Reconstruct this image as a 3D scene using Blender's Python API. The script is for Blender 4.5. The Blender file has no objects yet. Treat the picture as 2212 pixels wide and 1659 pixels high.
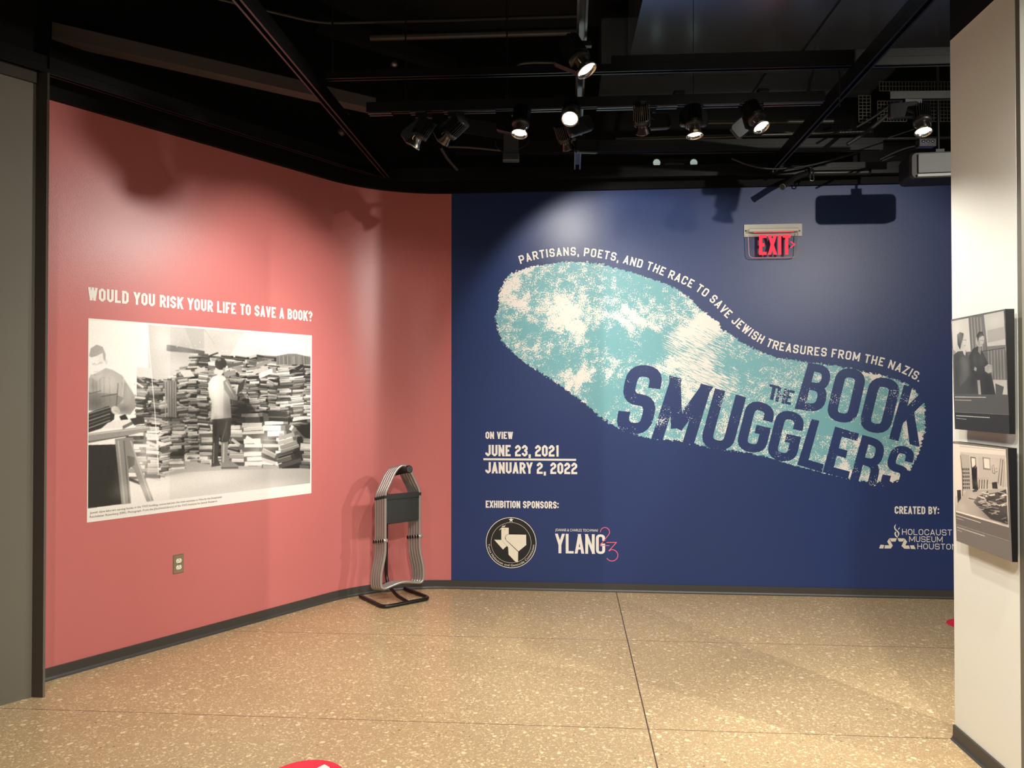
import bpy, math, random
import numpy as np
from mathutils import Vector, Matrix

random.seed(7)
rng = np.random.default_rng(11)
SC = bpy.context.scene
COL = SC.collection
V = Vector

# ------------------------------------------------------------------ camera
F = 1661.0                      # focal length in pixels of the 2212 x 1659 frame
CX, CY = 1106.0, 829.5
PITCH = math.radians(0.72)
CAMH = 1.5
cam_data = bpy.data.cameras.new('camera')
cam_data.sensor_fit = 'HORIZONTAL'
cam_data.sensor_width = 36.0
cam_data.lens = 36.0 * F / 2212.0
cam_data.clip_start = 0.02
cam = bpy.data.objects.new('camera', cam_data)
COL.objects.link(cam)
cam.location = (0, 0, CAMH)
cam.rotation_euler = (math.pi / 2 + PITCH, 0, 0)
SC.camera = cam

# ------------------------------------------------------------------ world + exposure
SC.view_settings.view_transform = 'Standard'
SC.view_settings.look = 'None'
SC.view_settings.gamma = 1.0
SC.view_settings.use_curve_mapping = False
SC.view_settings.exposure = 0.0
world = bpy.data.worlds.new('world')
SC.world = world
world.use_nodes = True
world.node_tree.nodes['Background'].inputs[0].default_value = (1.0, 0.93, 0.82, 1)
world.node_tree.nodes['Background'].inputs[1].default_value = 0.17


def ray(px, py):
    dx, dz = (px - CX) / F, -(py - CY) / F
    c, s = math.cos(PITCH), math.sin(PITCH)
    return V((dx, c - s * dz, s + c * dz))


def at_z(px, py, z):
    d = ray(px, py)
    t = (z - CAMH) / d.z
    return V((d.x * t, d.y * t, z))


def at_y(px, py, y):
    d = ray(px, py)
    t = y / d.y
    return V((d.x * t, y, CAMH + d.z * t))


class Wall:
    def __init__(s, ox, oy, tx, ty):
        n = math.hypot(tx, ty)
        s.o = V((ox, oy, 0)); s.t = V((tx / n, ty / n, 0)); s.n = V((ty / n, -tx / n, 0))

    def uh(s, px, py, off=0.0):
        d = ray(px, py); o = s.o + s.n * off
        k = ((o - V((0, 0, CAMH))).dot(s.n) - 0) / d.dot(s.n)
        p = V((0, 0, CAMH)) + d * k
        return ((p - s.o).dot(s.t), p.z)

    def p(s, u, h, off=0.0):
        q = s.o + s.t * u + s.n * off
        return V((q.x, q.y, h))

    def mat(s, u, h, off=0.0):
        m = Matrix.Identity(4)
        q = s.p(u, h, off)
        for i in range(3):
            m[i][0] = s.t[i]; m[i][1] = (0, 0, 1)[i]; m[i][2] = s.n[i]; m[i][3] = q[i]
        return m


GA = math.radians(4.3)                       # the building grid is turned a little against the camera
RED = Wall(-1.25, 5.675, 0.588, 0.809)
BLUE = Wall(2.2, 5.729, math.cos(math.radians(4.7)), -math.sin(math.radians(4.7)))
RIGHT = Wall(1.925, 3.36, -math.sin(GA), -math.cos(GA))
WALL_TOP = 3.05
ROOF = 4.3


# unseen spots outside the frame; beyond the shadow-casting pair they are added fill (position, aim, watts, cone degrees, blend)
def spot(name, pos, aim, watts, cone, blend=0.5, radius=0.03, colour=(1.0, 0.945, 0.865)):
    l = bpy.data.lights.new(name, 'SPOT')
    l.energy = watts; l.spot_size = math.radians(cone); l.spot_blend = blend
    l.shadow_soft_size = radius; l.color = colour
    o = bpy.data.objects.new(name, l); COL.objects.link(o)
    o.location = pos
    o.rotation_euler = (V(aim) - V(pos)).to_track_quat('-Z', 'Y').to_euler()
    return o


UNSEEN_SPOTS = [
    # pos, aim, watts, cone, blend, radius
    ((4.85, 2.0, 3.12), (-0.95, 5.45, 0.75), 430, 34, 0.4, 0.022),      # far right room: stool shadows
    ((3.0, 1.7, 3.0), (1.5, 5.7, 0.9), 250, 76, 0.35, 0.02),          # second lamp beyond the cream wall end: loudspeaker shadow
    ((-0.1, 1.5, 3.1), (-1.8, 4.7, 0.7), 60, 56, 0.9, 0.06),        # added fill for red wall and photo
    ((1.2, 0.8, 3.1), (1.5, 5.8, 0.9), 130, 52, 0.9, 0.06),          # added fill for the lower navy wall
    ((0.3, 0.6, 3.1), (0.1, 3.0, 0.0), 430, 95, 1.0, 0.05),          # added to brighten the floor
    ((-1.2, 1.2, 3.1), (-1.3, 3.2, 0.0), 130, 90, 1.0, 0.05),  # added floor fill, left side
    ((-1.0, 0.6, 3.1), (-2.6, 3.75, 1.4), 85, 44, 0.8, 0.05),        # added to brighten the grey panel and its frame
    ((1.5, 1.6, 3.1), (1.3, 3.6, 0.0), 150, 90, 1.0, 0.05),  # added floor fill, right side
    ((0.3, 1.7, 3.0), (1.9, 3.1, 0.85), 110, 58, 0.6, 0.04),         # added to brighten the cream wall end from the front
]
for i, (p_, a_, w_, c_, b_, r_) in enumerate(UNSEEN_SPOTS):
    spot('unseen_spot_light', p_, a_, w_, c_, b_, r_)


# ------------------------------------------------------------------ materials
def lin(c):
    return tuple(((x / 255.0) / 12.92 if x / 255.0 <= 0.04045 else ((x / 255.0 + 0.055) / 1.055) ** 2.4) for x in c)


MATS = {}


def mat(name, rgb, rough=0.5, metal=0.0, spec=0.5, bump=0.0, bscale=150.0, vary=0.06, vscale=6.0, coat=0.0):
    m = bpy.data.materials.new(name); m.use_nodes = True
    nt = m.node_tree; N = nt.nodes; L = nt.links
    b = N['Principled BSDF']
    c = lin(rgb)
    tc = N.new('ShaderNodeTexCoord')
    no = N.new('ShaderNodeTexNoise'); no.inputs['Scale'].default_value = vscale; no.inputs['Detail'].default_value = 4
    L.new(tc.outputs['Object'], no.inputs['Vector'])
    mx = N.new('ShaderNodeMix'); mx.data_type = 'RGBA'
    mx.inputs['A'].default_value = (*[x * (1 - vary) for x in c], 1)
    mx.inputs['B'].default_value = (*[min(1, x * (1 + vary)) for x in c], 1)
    L.new(no.outputs['Fac'], mx.inputs['Factor'])
    L.new(mx.outputs['Result'], b.inputs['Base Color'])
    b.inputs['Roughness'].default_value = rough
    b.inputs['Metallic'].default_value = metal
    b.inputs['Specular IOR Level'].default_value = spec
    b.inputs['Coat Weight'].default_value = coat
    if bump:
        nb = N.new('ShaderNodeTexNoise'); nb.inputs['Scale'].default_value = bscale; nb.inputs['Detail'].default_value = 3
        L.new(tc.outputs['Object'], nb.inputs['Vector'])
        bp = N.new('ShaderNodeBump'); bp.inputs['Strength'].default_value = bump; bp.inputs['Distance'].default_value = 0.002
        L.new(nb.outputs['Fac'], bp.inputs['Height']); L.new(bp.outputs['Normal'], b.inputs['Normal'])
    MATS[name] = m
    return m


def emit(name, rgb, strength):
    m = bpy.data.materials.new(name); m.use_nodes = True
    b = m.node_tree.nodes['Principled BSDF']
    b.inputs['Base Color'].default_value = (*lin(rgb), 1)
    b.inputs['Emission Color'].default_value = (*lin(rgb), 1)
    b.inputs['Emission Strength'].default_value = strength
    MATS[name] = m
    return m


M_RED = mat('coral_paint', (200, 115, 112), 0.34, bump=0.22, bscale=190, vary=0.02)
M_BLUE = mat('navy_paint', (35, 55, 106), 0.38, bump=0.22, bscale=190, vary=0.02)
M_WHITEWALL = mat('cream_paint', (233, 234, 224), 0.55, bump=0.1, bscale=190, vary=0.015)
M_GREY = mat('grey_paint', (110, 107, 95), 0.5, bump=0.08, vary=0.02)
M_GREYDARK = mat('brown_grey_metal', (60, 52, 45), 0.5, vary=0.03)
M_BEAD = mat('aluminium_bead', (150, 145, 135), 0.4, 0.3)
M_BLACK = mat('black_ceiling_paint', (9, 9, 10), 0.7, vary=0.15)
M_SOFFIT = mat('black_soffit_paint', (7, 7, 7), 0.7, spec=0.2, vary=0.1)
M_RAIL = mat('black_steel_channel', (62, 61, 60), 0.3, 0.92, vary=0.1)
M_TRACK = mat('dark_grey_track', (120, 120, 124), 0.3, 0.85, vary=0.05)
M_LAMP = mat('black_lamp_housing', (10, 10, 11), 0.4, 0.0)
M_PADDLE = mat('satin_black_driver_case', (15, 15, 16), 0.3, 0.0)
M_CHROME = mat('bright_reflector', (205, 200, 190), 0.12, 1.0, vary=0.02)
M_SHADED = mat('shaded_reflector', (95, 90, 84), 0.2, 1.0, vary=0.02)  # darker copy of the reflector metal, shade put into its colour
M_DUCT = mat('painted_duct_sheet', (186, 198, 208), 0.22, 0.95, vary=0.06, vscale=3)
M_BEAM = mat('bounce_tinted_beam_paint', (82, 72, 70), 0.6, vary=0.1)  # lightened and slightly reddened to carry the red wall's bounce light
M_PIPE = mat('dark_conduit', (62, 61, 60), 0.35, 0.8)
M_CABLE = mat('black_cable', (22, 22, 22), 0.5)
M_BASE = mat('charcoal_rubber_base', (62, 60, 56), 0.42, vary=0.05)
M_INK = mat('white_vinyl', (240, 236, 228), 0.5, vary=0.01)
M_PINK = mat('pink_vinyl', (232, 106, 132), 0.5, vary=0.01)
M_SEAL = mat('black_vinyl', (26, 26, 26), 0.5, vary=0.03)
M_SEALW = mat('ivory_vinyl', (236, 229, 208), 0.5, vary=0.02)
M_CAP = mat('grey_caption_ink', (120, 116, 108), 0.6, vary=0.02)
M_ALU = mat('satin_aluminium_tube', (172, 169, 165), 0.32, 0.55, vary=0.03)
M_FABRIC = mat('black_canvas', (40, 42, 40), 0.8, bump=0.3, bscale=500, vary=0.12, vscale=20)
M_STAND = mat('black_powder_coat', (20, 19, 19), 0.32, 0.1)
M_FOAM = mat('black_foam_sleeve', (17, 17, 18), 0.7, bump=0.2, bscale=300)
M_STEELPLATE = mat('brushed_steel_plate', (176, 168, 148), 0.3, 0.8)
M_OUTLET = mat('ivory_plastic', (240, 236, 222), 0.4)
M_DARK = mat('slot_black', (16, 15, 14), 0.6)
M_EXITBASE = mat('off_white_metal', (196, 192, 178), 0.45, vary=0.02)
M_EXITRED = emit('lit_red_letters', (255, 12, 52), 0.9)
M_LENS = emit('lit_lens', (255, 246, 230), 9.0)
M_HEADGLASS = emit('glowing_head_glass', (205, 226, 214), 0.45)  # faint glow put into the glass of the emergency light heads
M_STICK = mat('red_floor_vinyl', (236, 44, 70), 0.4, vary=0.02)
M_SPK = mat('grey_speaker_grille', (96, 98, 96), 0.5, vary=0.08)
M_SPKL = mat('pale_speaker_lip', (150, 152, 148), 0.4)
M_SPKB = mat('black_speaker_shell', (14, 14, 14), 0.5)
M_FRAMEB = mat('black_panel_edge', (14, 14, 15), 0.45)
M_GRILLE = mat('wire_grille_metal', (78, 74, 62), 0.5, 0.3)


def glass_mat():
    m = bpy.data.materials.new('clear_acrylic'); m.use_nodes = True
    nt = m.node_tree; N = nt.nodes; L = nt.links
    tr = N.new('ShaderNodeBsdfTransparent'); tr.inputs[0].default_value = (0.95, 0.94, 0.95, 1)
    gl = N.new('ShaderNodeBsdfGlossy'); gl.inputs['Roughness'].default_value = 0.05
    fr = N.new('ShaderNodeFresnel'); fr.inputs['IOR'].default_value = 1.49
    mx = N.new('ShaderNodeMixShader')
    L.new(fr.outputs[0], mx.inputs[0]); L.new(tr.outputs[0], mx.inputs[1]); L.new(gl.outputs[0], mx.inputs[2])
    L.new(mx.outputs[0], N['Material Output'].inputs['Surface'])
    return m


M_GLASS = glass_mat()
M_EDGE = mat('lit_acrylic_edge', (236, 176, 180), 0.2, vary=0.02)  # red glow of the sign put into the clear panel's edge colour


def vcol_mat(name, rough=0.45):
    m = bpy.data.materials.new(name); m.use_nodes = True
    nt = m.node_tree; N = nt.nodes; L = nt.links
    b = N['Principled BSDF']; b.inputs['Roughness'].default_value = rough
    a = N.new('ShaderNodeVertexColor'); a.layer_name = 'print'
    tc = N.new('ShaderNodeTexCoord')
    no = N.new('ShaderNodeTexNoise'); no.inputs['Scale'].default_value = 400; no.inputs['Detail'].default_value = 2
    L.new(tc.outputs['Object'], no.inputs['Vector'])
    mp = N.new('ShaderNodeMapRange'); mp.inputs['To Min'].default_value = 0.93; mp.inputs['To Max'].default_value = 1.07
    L.new(no.outputs['Fac'], mp.inputs['Value'])
    mx = N.new('ShaderNodeMix'); mx.data_type = 'RGBA'; mx.blend_type = 'MULTIPLY'; mx.inputs['Factor'].default_value = 1
    L.new(a.outputs['Color'], mx.inputs['A']); L.new(mp.outputs['Result'], mx.inputs['B'])
    L.new(mx.outputs['Result'], b.inputs['Base Color'])
    return m


M_PRINT = vcol_mat('photo_print')
M_PRINT2 = vcol_mat('mounted_photo_print', 0.4)


def floor_mat():
    m = bpy.data.materials.new('exposed_aggregate_floor'); m.use_nodes = True
    nt = m.node_tree; N = nt.nodes; L = nt.links
    b = N['Principled BSDF']

    def new(t, **k):
        n = N.new(t)
        for a, v in k.items(): setattr(n, a, v)
        return n

    def math_(op, a, b_=None, c=None):
        n = new('ShaderNodeMath', operation=op)
        for i, x in enumerate((a, b_, c)):
            if x is None: continue
            if isinstance(x, (int, float)): n.inputs[i].default_value = x
            else: L.new(x, n.inputs[i])
        return n.outputs[0]

    def mixc(f, a, c):
        n = new('ShaderNodeMix', data_type='RGBA')
        if isinstance(f, (int, float)): n.inputs['Factor'].default_value = f
        else: L.new(f, n.inputs['Factor'])
        for key, x in (('A', a), ('B', c)):
            if isinstance(x, tuple): n.inputs[key].default_value = (*lin(x), 1)
            else: L.new(x, n.inputs[key])
        return n.outputs['Result']

    tc = new('ShaderNodeTexCoord')
    # small wobble so that the stones are irregular
    wob = new('ShaderNodeTexNoise'); wob.inputs['Scale'].default_value = 55; wob.inputs['Detail'].default_value = 2
    L.new(tc.outputs['Object'], wob.inputs['Vector'])
    add = new('ShaderNodeVectorMath', operation='MULTIPLY_ADD')
    L.new(wob.outputs['Color'], add.inputs[0]); add.inputs[1].default_value = (0.016, 0.016, 0.0); L.new(tc.outputs['Object'], add.inputs[2])
    big = new('ShaderNodeTexNoise'); big.inputs['Scale'].default_value = 1.3; big.inputs['Detail'].default_value = 5
    L.new(tc.outputs['Object'], big.inputs['Vector'])
    fine = new('ShaderNodeTexNoise'); fine.inputs['Scale'].default_value = 130; fine.inputs['Detail'].default_value = 3
    L.new(tc.outputs['Object'], fine.inputs['Vector'])
    base = mixc(big.outputs['Fac'], (178, 153, 114), (194, 169, 128))
    fr = new('ShaderNodeMapRange'); fr.inputs['From Min'].default_value = 0.38; fr.inputs['From Max'].default_value = 0.66
    L.new(fine.outputs['Fac'], fr.inputs['Value'])
    col = mixc(math_('MULTIPLY', fr.outputs['Result'], 0.45), base, (152, 124, 86))

    def stones(scale, frac, rmax, ca, cb, col):
        vo = new('ShaderNodeTexVoronoi'); vo.inputs['Scale'].default_value = scale
        L.new(add.outputs[0], vo.inputs['Vector'])
        sep = new('ShaderNodeSeparateColor'); L.new(vo.outputs['Color'], sep.inputs[0])
        r = math_('MULTIPLY', sep.outputs[0], rmax)
        inside = math_('LESS_THAN', vo.outputs['Distance'], r)
        pick = math_('LESS_THAN', sep.outputs[1], frac)
        msk = math_('MULTIPLY', inside, pick)
        sc = mixc(sep.outputs[2], ca, cb)
        return mixc(msk, col, sc)
    col = stones(130, 0.8, 0.66, (190, 162, 120), (222, 198, 156), col)
    col = stones(78, 0.66, 0.62, (176, 146, 106), (226, 203, 160), col)
    col = stones(42, 0.34, 0.50, (182, 154, 116), (234, 214, 172), col)
    col = stones(80, 0.10, 0.40, (134, 108, 80), (156, 128, 96), col)
    # saw cut joints
    sx = new('ShaderNodeSeparateXYZ'); L.new(tc.outputs['Object'], sx.inputs[0])
    j1 = math_('LESS_THAN', math_('ABSOLUTE', math_('SUBTRACT', sx.outputs[0], 0.0)), 0.0032)
    ym = math_('ABSOLUTE', math_('SUBTRACT', math_('FRACT', math_('ADD', math_('DIVIDE', sx.outputs[1], 1.24), 100.5)), 0.5))
    j2 = math_('LESS_THAN', ym, 0.0022)
    col = mixc(j2, col, (120, 88, 66))
    col = mixc(j1, col, (84, 66, 52))
    L.new(col, b.inputs['Base Color'])
    rr = new('ShaderNodeMapRange'); rr.inputs['To Min'].default_value = 0.22; rr.inputs['To Max'].default_value = 0.36
    L.new(fine.outputs['Fac'], rr.inputs['Value']); L.new(rr.outputs['Result'], b.inputs['Roughness'])
    b.inputs['Specular IOR Level'].default_value = 0.5
    return m


M_FLOOR = floor_mat()


def footprint_mat():
    m = bpy.data.materials.new('worn_shoeprint_ink'); m.use_nodes = True
    nt = m.node_tree; N = nt.nodes; L = nt.links
    b = N['Principled BSDF']; b.inputs['Roughness'].default_value = 0.45
    out = N['Material Output']

    def math_(op, a, b_=None):
        n = N.new('ShaderNodeMath'); n.operation = op
        for i, x in enumerate((a, b_)):
            if x is None: continue
            if isinstance(x, (int, float)): n.inputs[i].default_value = x
            else: L.new(x, n.inputs[i])
        return n.outputs[0]
    tc = N.new('ShaderNodeTexCoord')
    at = N.new('ShaderNodeVertexColor'); at.layer_name = 'print'
    sep = N.new('ShaderNodeSeparateColor'); L.new(at.outputs['Color'], sep.inputs[0])
    edge = math_('MULTIPLY', math_('SUBTRACT', sep.outputs[0], 0.5), 0.2)      # metres inside the outline

    def noise(scale, detail, vec=None, rot=None, sc=None):
        n = N.new('ShaderNodeTexNoise'); n.inputs['Scale'].default_value = scale; n.inputs['Detail'].default_value = detail
        n.inputs['Roughness'].default_value = 0.6
        if rot is not None:
            mp = N.new('ShaderNodeMapping'); mp.vector_type = 'TEXTURE'; mp.inputs['Rotation'].default_value = (0, 0, rot); mp.inputs['Scale'].default_value = sc
            L.new(tc.outputs['Object'], mp.inputs['Vector']); L.new(mp.outputs['Vector'], n.inputs['Vector'])
        else:
            L.new(tc.outputs['Object'], n.inputs['Vector'])
        return n.outputs['Fac']
    rag = noise(55, 4)
    inside = math_('GREATER_THAN', math_('ADD', edge, math_('MULTIPLY', math_('SUBTRACT', rag, 0.5), 0.07)), 0.0)
    grain = noise(115, 2)
    mid = noise(16, 5)
    streak = noise(1.0, 3, rot=math.radians(-27), sc=(1 / 11, 1 / 150, 1))
    scr = noise(1.0, 2, rot=math.radians(28), sc=(1 / 5, 1 / 150, 1))
    v = math_('ADD', math_('MULTIPLY', math_('SUBTRACT', grain, 0.5), 1.5), math_('MULTIPLY', math_('SUBTRACT', mid, 0.5), 1.25))
    v2 = math_('MULTIPLY', math_('SUBTRACT', streak, 0.5), 1.9)
    vmix = N.new('ShaderNodeMix'); L.new(sep.outputs[2], vmix.inputs['Factor']); L.new(v, vmix.inputs['A']); L.new(v2, vmix.inputs['B'])
    v = math_('ADD', vmix.outputs['Result'], math_('MULTIPLY', math_('SUBTRACT', sep.outputs[1], 0.5), 1.2))
    v = math_('ADD', v, math_('MULTIPLY', math_('GREATER_THAN', scr, 0.72), 0.3))
    rp = N.new('ShaderNodeMapRange'); rp.inputs['From Min'].default_value = -0.02; rp.inputs['From Max'].default_value = 0.03
    L.new(v, rp.inputs['Value'])
    mx = N.new('ShaderNodeMix'); mx.data_type = 'RGBA'
    mx.inputs['A'].default_value = (*lin((116, 176, 184)), 1); mx.inputs['B'].default_value = (*lin((238, 234, 226)), 1)
    L.new(rp.outputs['Result'], mx.inputs['Factor']); L.new(mx.outputs['Result'], b.inputs['Base Color'])
    tr = N.new('ShaderNodeBsdfTransparent'); ms = N.new('ShaderNodeMixShader')
    L.new(inside, ms.inputs[0]); L.new(tr.outputs[0], ms.inputs[1]); L.new(b.outputs[0], ms.inputs[2])
    L.new(ms.outputs[0], out.inputs['Surface'])
    return m


M_FOOT = footprint_mat()


def title_mat():
    m = bpy.data.materials.new('speckled_navy_vinyl'); m.use_nodes = True
    nt = m.node_tree; N = nt.nodes; L = nt.links
    b = N['Principled BSDF']; b.inputs['Roughness'].default_value = 0.38
    tc = N.new('ShaderNodeTexCoord')
    n1 = N.new('ShaderNodeTexNoise'); n1.inputs['Scale'].default_value = 120; n1.inputs['Detail'].default_value = 2
    n2 = N.new('ShaderNodeTexNoise'); n2.inputs['Scale'].default_value = 6.5; n2.inputs['Detail'].default_value = 2
    for n in (n1, n2): L.new(tc.outputs['Object'], n.inputs['Vector'])
    a = N.new('ShaderNodeMath'); a.operation = 'MULTIPLY_ADD'; L.new(n2.outputs['Fac'], a.inputs[0]); a.inputs[1].default_value = 0.95
    L.new(n1.outputs['Fac'], a.inputs[2])
    g = N.new('ShaderNodeMath'); g.operation = 'GREATER_THAN'; L.new(a.outputs[0], g.inputs[0]); g.inputs[1].default_value = 1.235
    mx = N.new('ShaderNodeMix'); mx.data_type = 'RGBA'
    mx.inputs['A'].default_value = (*lin((35, 55, 106)), 1); mx.inputs['B'].default_value = (*lin((215, 222, 222)), 1)
    L.new(g.outputs[0], mx.inputs['Factor']); L.new(mx.outputs['Result'], b.inputs['Base Color'])
    nb = N.new('ShaderNodeTexNoise'); nb.inputs['Scale'].default_value = 190; nb.inputs['Detail'].default_value = 3
    L.new(tc.outputs['Object'], nb.inputs['Vector'])
    bp = N.new('ShaderNodeBump'); bp.inputs['Strength'].default_value = 0.22; bp.inputs['Distance'].default_value = 0.002
    L.new(nb.outputs['Fac'], bp.inputs['Height']); L.new(bp.outputs['Normal'], b.inputs['Normal'])
    return m


M_TITLE = title_mat()


# ------------------------------------------------------------------ object helpers
def tag(o, label=None, cat=None, group=None, kind=None):
    if label: o['label'] = label
    if cat: o['category'] = cat
    if group: o['group'] = group
    if kind: o['kind'] = kind
    return o


def empty(name, loc, label, cat, group=None):
    o = bpy.data.objects.new(name, None); COL.objects.link(o)
    o.empty_display_size = 0.1
    o.location = loc
    return tag(o, label, cat, group)


class MB:
    """collects faces, then links them as one mesh object"""
    def __init__(s):
        s.v = []; s.f = []; s.m = []; s.sm = []

    def face(s, pts, m=0, smooth=False):
        b = len(s.v); s.v += [tuple(p) for p in pts]; s.f.append(tuple(range(b, b + len(pts)))); s.m.append(m); s.sm.append(smooth)

    def mesh(s, vs, fs, m=0, smooth=False):
        b = len(s.v); s.v += [tuple(p) for p in vs]
        for f in fs:
            s.f.append(tuple(b + i for i in f)); s.m.append(m); s.sm.append(smooth)

    def box(s, c, d, M=None, m=0):
        x, y, z = (k / 2 for k in d)
        vs = [V((sx * x, sy * y, sz * z)) for sx in (-1, 1) for sy in (-1, 1) for sz in (-1, 1)]
        if M is not None: vs = [M @ v for v in vs]
        vs = [v + V(c) for v in vs]
        s.mesh(vs, [(0, 1, 3, 2), (4, 6, 7, 5), (0, 4, 5, 1), (2, 3, 7, 6), (0, 2, 6, 4), (1, 5, 7, 3)], m)

    def bevbox(s, c, d, bev, M=None, m=0, n=3, axis=2):
        """a box whose four edges along one axis are rounded, with a small chamfer on the caps"""
        a, b, h = [(d[1], d[2], d[0]), (d[0], d[2], d[1]), (d[0], d[1], d[2])][axis]
        pts = []
        for k, (sx, sy) in enumerate(((1, 1), (-1, 1), (-1, -1), (1, -1))):
            for i in range(n + 1):
                t = math.pi / 2 * (k + i / n)
                pts.append((sx * (a / 2 - bev) + bev * math.cos(t), sy * (b / 2 - bev) + bev * math.sin(t)))
        e = min(bev * 0.4, h * 0.25)
        rings = []
        for z, k in ((-h / 2, 1 - 2 * e / max(a, b)), (-h / 2 + e, 1), (h / 2 - e, 1), (h / 2, 1 - 2 * e / max(a, b))):
            r = []
            for x, y in pts:
                q = [(z, x * k, y * k), (x * k, z, y * k), (x * k, y * k, z)][axis]
                q = V(q)
                if M is not None: q = M @ q
                r.append(q + V(c))
            rings.append(r)
        L_ = len(pts)
        vs = [p for r in rings for p in r]
        fs = [tuple(range(L_ - 1, -1, -1)), tuple(range(3 * L_, 4 * L_))]
        for r in range(3):
            for i in range(L_):
                fs.append((r * L_ + i, r * L_ + (i + 1) % L_, (r + 1) * L_ + (i + 1) % L_, (r + 1) * L_ + i))
        s.mesh(vs, fs, m)

    def tube(s, path, r, n=10, m=0, closed=False, cap=True):
        path = [V(p) for p in path]
        k = len(path)
        rings = []
        prev = None
        for i in range(k):
            if closed: d = path[(i + 1) % k] - path[i - 1]
            else: d = path[min(i + 1, k - 1)] - path[max(i - 1, 0)]
            if d.length < 1e-9: d = V((0, 0, 1))
            d.normalize()
            if prev is None:
                a = V((0, 0, 1)) if abs(d.z) < 0.9 else V((1, 0, 0))
                u = d.cross(a).normalized()
            else:
                u = (prev - d * prev.dot(d))
                u.normalize()
            prev = u
            w = d.cross(u)
            rr = r[i] if isinstance(r, (list, tuple)) else r
            rings.append([path[i] + (u * math.cos(t) + w * math.sin(t)) * rr for t in [2 * math.pi * j / n for j in range(n)]])
        vs = [p for q in rings for p in q]
        fs = []
        for i in range(k if closed else k - 1):
            a, b = i * n, ((i + 1) % k) * n
            for j in range(n):
                fs.append((a + j, a + (j + 1) % n, b + (j + 1) % n, b + j))
        s.mesh(vs, fs, m, True)
        if cap and not closed:
            s.face(list(reversed(rings[0])), m); s.face(rings[-1], m)

    def lathe(s, prof, M, n=20, m=0, cap=False):
        """profile of (radius, z) turned about the local z axis"""
        vs = []
        for r, z in prof:
            for j in range(n):
                t = 2 * math.pi * j / n
                vs.append(M @ V((r * math.cos(t), r * math.sin(t), z)))
        fs = []
        for i in range(len(prof) - 1):
            for j in range(n):
                fs.append((i * n + j, i * n + (j + 1) % n, (i + 1) * n + (j + 1) % n, (i + 1) * n + j))
        if cap:
            fs.append(tuple(range(n - 1, -1, -1))); fs.append(tuple(range((len(prof) - 1) * n, len(prof) * n)))
        s.mesh(vs, fs, m, True)

    def build(s, name, mats, parent=None, matrix=None, label=None, cat=None, group=None, kind=None):
        me = bpy.data.meshes.new(name)
        me.from_pydata(s.v, [], s.f)
        for mm in (mats if isinstance(mats, (list, tuple)) else [mats]): me.materials.append(mm)
        me.polygons.foreach_set('material_index', s.m)
        me.polygons.foreach_set('use_smooth', s.sm)
        me.update()
        o = bpy.data.objects.new(name, me); COL.objects.link(o)
        if parent is not None: o.parent = parent
        if matrix is not None: o.matrix_world = matrix if parent is None else o.matrix_world
        return tag(o, label, cat, group, kind)


def fillet(path, r, n=5, closed=False):
    """round the corners of a polyline; r may be one radius or a list"""
    P = [V(p) for p in path]; k = len(P); out = []
    for i in range(k):
        if not closed and i in (0, k - 1): out.append(P[i]); continue
        a, b, c = P[i - 1], P[i], P[(i + 1) % k]
        rr = r[i] if isinstance(r, (list, tuple)) else r
        d1, d2 = (a - b), (c - b)
        t = min(rr, d1.length * 0.48, d2.length * 0.48)
        p, q = b + d1.normalized() * t, b + d2.normalized() * t
        for j in range(n + 1):
            s_ = j / n
            out.append(p * (1 - s_) ** 2 + b * 2 * s_ * (1 - s_) + q * s_ ** 2)
    return out


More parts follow.
